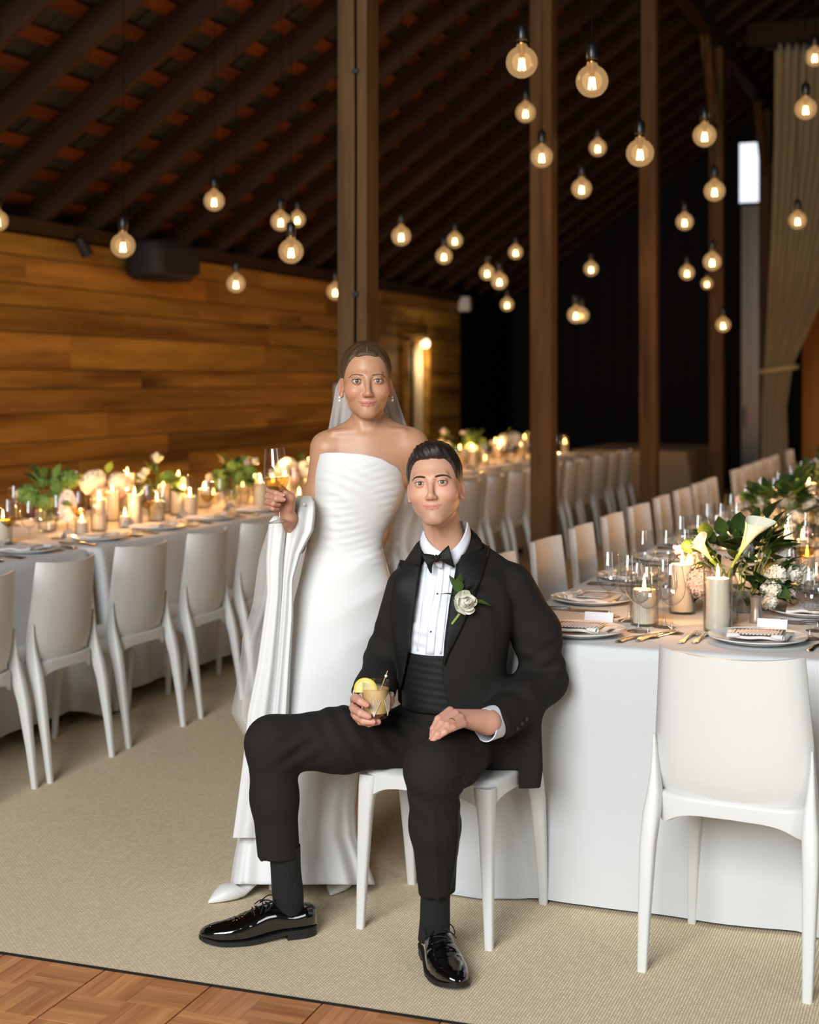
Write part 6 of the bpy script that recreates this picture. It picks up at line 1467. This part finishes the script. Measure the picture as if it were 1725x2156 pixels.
# cuffs
def cuff(name, a, b, ra, rb, sq=.8):
    a, b = Vector(a), Vector(b); t = (b - a).normalized(); u = t.cross(Vector((0, 1, 0))).normalized(); v = t.cross(u); rows = []
    for s_, ro in ((0, 0), (1, 0), (1, -.003), (0, -.003)): rows.append([tuple(a + (b - a) * s_ + u * (ra + (rb - ra) * s_ + ro) * math.cos(w_) + v * (ra + (rb - ra) * s_ + ro) * sq * math.sin(w_)) for w_ in np.linspace(0, 2 * math.pi, 36, endpoint=False)])
    return GM.mb(MB().grid(rows + [rows[0]], True), name, M_SHIRT)
cuff('shirt_cuff', V3(1050, 1516, 4.005), V3(1022, 1527, 3.94), .047, .045)
cuff('shirt_cuff', g4(250, 250, 4.09), g4(232, 300, 4.06), .040, .039)
for k in range(3):
    p = V3(1089 + 11 * k, 1534 - 7 * k, 4.0); y = march(jacket, p[:1], p[2:], 3.7, 4.3)[0]; mb = MB(); mb.lathe([(.0, .004), (.005, .0036), (.0065, .002), (.006, 0)], 16); mb.v = [(p[0] + v[0], float(y) - v[2], p[2] + v[1]) for v in mb.v]; GM.mb(mb, 'sleeve_button', M_BLACK)
# ring
def ring():
    p0, p1 = LF[2][0][0], LF[2][0][1]; c = Vector(p0 + (p1 - p0) * .62); t = Vector(p1 - p0).normalized(); u = t.orthogonal().normalized(); v = t.cross(u); mb = MB()
    mb.tube([tuple(c + (u * math.cos(a) + v * math.sin(a)) * .0116) for a in np.linspace(0, 2 * math.pi, 28)], .0011, 8, caps=False); return mb
GM.mb(ring(), 'wedding_ring', mat('gold', (190, 140, 60), .2, metal=1))
# ---- trousers
HEMR, HEML = zp(1803, 4.06), zp(1880, 3.86)
def trousers(P):
    z = P[:, 2]; d = ell(P, V3(935, 1540, 4.215), (.168, .140, .110))
    a = chain(P, [HPR, V3(716, 1558, 4.12), KNR, V3(578, 1680, 4.062), V3(588, 1815, 4.066)], [.088, .0865, .0715, .0620, .0575], .03); b = chain(P, [HPL, V3(955, 1590, 3.98), KNL, V3(916, 1740, 3.82), V3(921, 1900, 3.868)], [.090, .084, .0715, .0620, .046], .03)
    a = smax(a, HEMR - z - (P[:, 0] - KNR[0]) * .0, .003); b = smax(b, HEML - z + (P[:, 0] - KNL[0]) * .12, .003)
    a = a + fold(P, V3(745, 1520, 4.05), .12, (120, 0, 75), .0040) + fold(P, V3(625, 1580, 4.0), .06, (70, 0, -110), .0045, .6) + fold(P, V3(830, 1580, 4.1), .09, (60, 0, 90), .0040)
    b = b + fold(P, V3(960, 1650, 3.78), .07, (30, 0, 130), .0040) + fold(P, V3(880, 1690, 3.75), .06, (60, 0, 90), .0030) + fold(P, V3(930, 1570, 3.9), .08, (90, 0, 60), .0030)
    a = a - .0040 * np.exp(-((P[:, 0] - (KNR[0] - .028)) / .006) ** 2) * (P[:, 1] < 4.06) * (z < .50); b = b - .0040 * np.exp(-((P[:, 0] - (KNL[0] - .004 + (.52 - z) * .05)) / .006) ** 2) * (P[:, 1] < 3.85) * (z < .46)
    d = smin(smin(d, a, .03), b, .03) + fold(P, V3(880, 1525, 4.1), .07, (60, 0, 110), .003); d = off_chair(P, d); return smax(d, z - zp(1470, 4.1), .01)
GM.solid('trousers', trousers, (-.50, 3.68, .14), (.34, 4.38, .66), .0052, M_SUIT)
for top, bot in (((968, 1690), (950, 1868)),):
    patch(GM, 'satin_stripe', M_SATIN, trousers, [(962, 1690), (961, 1760), (956, 1810), (946, 1866)], [(968, 1690), (967, 1760), (962, 1810), (952, 1866)], 30, 4, 3.84, off=.001, th=.001)
def tube_sock(pts, rad, nm):
    mb = MB(); P_ = smooth_path(pts, 22); rr = np.interp(np.linspace(0, len(rad) - 1, 22), range(len(rad)), rad); rows = []
    for i, c in enumerate(P_): rows.append([(c[0] + rr[i] * math.cos(a) * (1 + .012 * math.cos(a * 30)), c[1] + rr[i] * 1.05 * math.sin(a) * (1 + .012 * math.cos(a * 30)), c[2]) for a in np.linspace(0, 2 * math.pi, 120, endpoint=False)])
    GM.mb(MB().grid(rows, True), nm, M_SOCK)
tube_sock([V3(600, 1780, 4.066), V3(602, 1830, 4.068), V3(606, 1880, 4.076), V3(608, 1915, 4.083), V3(604, 1945, 4.085)], [.0425, .0415, .0435, .0400, .034], 'sock')
tube_sock([V3(921, 1850, 3.866), V3(917, 1890, 3.875), V3(916, 1935, 3.885), V3(914, 1978, 3.895)], [.041, .0385, .0395, .042], 'sock')
# ---- patent shoes
M_PATENT = mat('black patent leather', (8, 8, 8), .06, coat=1.0, spec=.6); M_SOLE = mat('black rubber sole', (24, 23, 22), .55); M_LACE = mat('black lace', (16, 15, 15), .8)
def shoe(toe, heel, mirror):
    toe, heel = np.array(toe + (0,)), np.array(heel + (0,)); d = toe - heel; L = float(np.linalg.norm(d)); d /= L; sd = np.array([-d[1], d[0], 0]) * mirror
    S = [0, .03, .10, .20, .28, .36, .45, .55, .65, .75, .84, .91, .96, .99, 1.0]; W_ = [.016, .029, .0385, .0405, .0400, .0390, .0405, .0445, .0485, .0475, .0425, .034, .024, .012, .004]
    TP_ = [.072, .081, .084, .078, .084, .0935, .093, .082, .066, .056, .051, .046, .040, .033, .026]; CV = [0, 0, 0, 0, -.001, -.003, -.004, -.004, -.002, .001, .005, .008, .010, .011, .012]
    Wf = lambda s: interp(s, S, W_); Tf = lambda s: interp(s, S, TP_); Cf = lambda s: interp(s, S, CV)
    at_ = lambda s, v, z: heel + d * L * s + sd * (v + Cf(s)) + np.array([0, 0, z])
    rows = []
    for s in np.concatenate([np.linspace(0, .08, 6), np.linspace(.1, .9, 44), np.linspace(.915, 1, 12)]):
        w_, t_ = Wf(s), Tf(s); b0 = .022 + .002 * s + max(0, s - .85) * .05 - .012 * max(0, min(1, (s - .3) / .3)); row = []
        for k in range(28):
            a = -math.pi / 2 + 2 * math.pi * k / 28; c, q = math.cos(a), math.sin(a); e = .62 if q > 0 else .35; ww = w_ * (1 - .34 * max(0, q) ** 1.5 * (1 if s < .6 else .4))
            crease = .0022 * math.sin((s - .6) * 150 + c * 2) * math.exp(-((s - .67) / .05) ** 2) * max(0, q)
            row.append(tuple(at_(s, ww * math.copysign(abs(c) ** .75, c), (b0 + t_) / 2 + (t_ - b0) / 2 * math.copysign(abs(q) ** e, q) + crease)))
        rows.append(row)
    m_ = MB().grid(rows, True); n = len(m_.v); m_.f.append(tuple(range(27, -1, -1))); m_.f.append(tuple(range(n - 28, n))); sh_ = GM.mb(m_, 'patent_shoe', M_PATENT, angle=None)
    def local(mb): mb.v = [(v[0] - GM.b[0], v[1] - GM.b[1], v[2]) for v in mb.v]; return mb
    rows = []
    zt = lambda s: .022 - .011 * max(0, min(1, (s - .3) / .25)) + max(0, s - .85) * .06
    for hgt in (0, 1):
        rows.append([tuple(at_(s, sg * (Wf(s) + .0035), (zt(s) + .004 if hgt else zt(s) - .007))) for sg, sp_ in ((1, np.linspace(0, 1, 40)), (-1, np.linspace(1, 0, 40))) for s in sp_])
    m_ = MB().grid(rows, True); n = 80; m_.f.append(tuple(range(n - 1, -1, -1))); m_.f.append(tuple(range(n, 2 * n))); local(m_).build('sole', M_SOLE, sh_, smooth=False)
    hs = np.linspace(0, .27, 12); rows = [[tuple(at_(s, sg * (Wf(s) + .002), z)) for sg, sp_ in ((1, hs), (-1, hs[::-1])) for s in sp_] for z in (.0, .0165)]
    m_ = MB().grid(rows, True); m_.f.append(tuple(range(23, -1, -1))); local(m_).build('heel', M_SOLE, sh_, smooth=False)
    top = lambda s, v: at_(s, v, interp(s, S, TP_) + .001 - 9.0 * v * v)
    for k in range(5):
        s = .375 + k * .045; mb = MB(); mb.tube([tuple(top(s + .012 * (1 if k % 2 else -1) * t / .018, t) + np.array([0, 0, .0015])) for t in np.linspace(-.018, .018, 7)], .0019, 6); local(mb).build('lace', M_LACE, sh_)
    mb = MB(); mb.tube([tuple(top(.55, v) + np.array([0, 0, -.001])) for v in np.linspace(-.028, .028, 9)], .0016, 6); local(mb).build('facing_seam', M_PATENT, sh_)
    K = top(.37, 0) + np.array([0, 0, .004])
    for sg in (-1, 1):
        lp = [K, K + sd * sg * .015 + d * .0 + np.array([0, 0, .012]), K + sd * sg * .036 + d * .012 + np.array([0, 0, .004]), K + sd * sg * .038 + d * .03 + np.array([0, 0, -.012]), K + sd * sg * .018 + d * .018 + np.array([0, 0, .0]), K]
        mb = MB(); mb.tube([tuple(v) for v in smooth_path(lp, 26)], .0018, 6); local(mb).build('lace_loop', M_LACE, sh_)
        mb = MB(); mb.tube([tuple(v) for v in smooth_path([K, K + sd * sg * .02 + d * .03 + np.array([0, 0, .001]), K + sd * sg * .040 + d * .045 + np.array([0, 0, -.016])], 12)], .0017, 6); local(mb).build('lace_end', M_LACE, sh_)
def fl2(px, py): Y = FPX * EYE / (py - HORIZON); return (float((px - 862.5) / FPX * Y), float(Y))
shoe(fl2(421, 1990), fl2(664, 1962), -1); shoe((.112, 3.690), (.058, 3.985), 1)
# ---- boutonniere
bo = V3(978, 1272, 4.05); yb = float(march(jacket, bo[:1], bo[2:], 3.7, 4.3)[0])
bt = thing('boutonniere', 'white ranunculus boutonniere with green leaves pinned to the lapel of the seated man', 'boutonniere', cw(bo[0], yb - .022, bo[2]), YAW)
stick(ROSE, bt, (0, 0, 0), (.35, -.85, .28), 0, .98)
for (x, z, dx, dz, s_, k) in ((-.03, .025, -.9, .35, .75, 1), (-.028, .045, -.3, 1, .8, 1), (-.018, .052, .0, 1, .75, 1), (-.02, .068, .12, 1, .55, 1), (.0, .03, .35, 1, .6, 1), (.03, .028, .3, 1, .8, 1), (.028, .005, 1, .02, .8, 1), (-.02, .035, -.1, 1, .6, 0)): stick_leaf(LEAVES[k], bt, (x * .7, .014, z * .7), (dx, -.25, dz), .3, s_)
mb = MB(); mb.tube([(-.012, .004, -.03), (-.034, .0, -.058)], [.004, .0035], 8); mb.build('stem', M_STEMG, bt)
# ---- the cocktail in his right hand
M_DRINK = mat('amber cocktail', (238, 198, 130), .3)
gc = g4(322, 500, 3.972); gt = g4(330, 180, 3.972); sc_ = 1
ck = thing('cocktail_glass', 'cut glass tumbler of amber cocktail with lemon wedge, held by the seated man', 'cocktail', cw(gc[0], gc[1], gc[2]), YAW)
r0, hh = .0385, .098
M_CUT = mat('cut crystal', (236, 226, 208), .15)
cut = lambda a, z: 1 - .012 * abs(math.sin(a * 9)) * (1 if z < .06 else 0)
MB().lathe([(.0, .002), (r0 * .82, .0), (r0 * .92, .006), (r0 * .95, .02), (r0 * .99, .06), (r0 * 1.02, hh), (r0 * .98, hh), (r0 * .95, .06), (r0 * .9, .014), (0, .013)], 54, caps=False, wob=cut).build('tumbler', M_GLASS, ck, angle=30)
MB().lathe([(.0, .014), (r0 * .87, .015), (r0 * .93, .06), (r0 * .945, .078), (.0, .078)], 40).build('drink', M_DRINK, ck, angle=40)
for k in range(5):
    a0 = 2 * math.pi * k / 5 - math.pi / 2 - .1; mb = MB()
    for j in range(-4, 5): mb.tube([((r0 * (.93 + .07 * t) + .0004) * math.cos(a0 + j * .12 * t), (r0 * (.93 + .07 * t) + .0004) * math.sin(a0 + j * .12 * t), .008 + (.060 - .004 * abs(j)) * t) for t in np.linspace(0, 1, 6)], .00055 if abs(j) < 4 else .0009, 4)
    tag(mb.build('cut_lines', M_CUT, ck), kind='stuff')
ln = MB(); n = 18; rr = .0275
pts = [(rr * math.cos(a), rr * math.sin(a)) for a in np.linspace(-.25, math.pi + .25, n)]
for y in (-.004, .004): ln.v += [(x, y, z) for x, z in pts]
ln.f = [tuple(range(n)), tuple(reversed(range(n, 2 * n)))] + [(i, n + i, n + i + 1, i + 1) for i in range(n - 1)] + [(n - 1, 2 * n - 1, n, 0)]
lw_ = ln.build('lemon_wedge', mat('lemon flesh', (236, 222, 150), .4, sss=.1), ck, smooth=False, loc=(-.026, -.012, .077)); lw_.rotation_euler = (.1, -.05, -.2)
rind = MB(); rind.tube([(x * 1.03, 0, z * 1.03) for x, z in pts], .0046, 8); rind.build('rind', mat('lemon rind', (232, 206, 84), .45), lw_)
for k in range(5):
    a = .35 + k * .6; q = MB(); q.tube([(0, -.0043, .002), (rr * .85 * math.cos(a), -.0043, rr * .85 * math.sin(a))], .0006, 4); q.build('segment_line', mat('lemon pith', (246, 242, 214), .6) if k == 0 else MATS['lemon pith'], lw_)
pk = MB(); pk.tube([(.006, -.006, .055), (.033, -.012, .128)], .0011, 6); pk.build('cocktail_pick', mat('bamboo pick', (206, 176, 120), .6), ck)
pk = MB(); pk.lathe([(.0042 * math.sin(t) + 1e-5, -.0042 * math.cos(t)) for t in np.linspace(0, math.pi, 9)], 14, (.0285, -.0110, .1135)); pk.build('pick_pearl', MATS['pearl'], ck, angle=None)
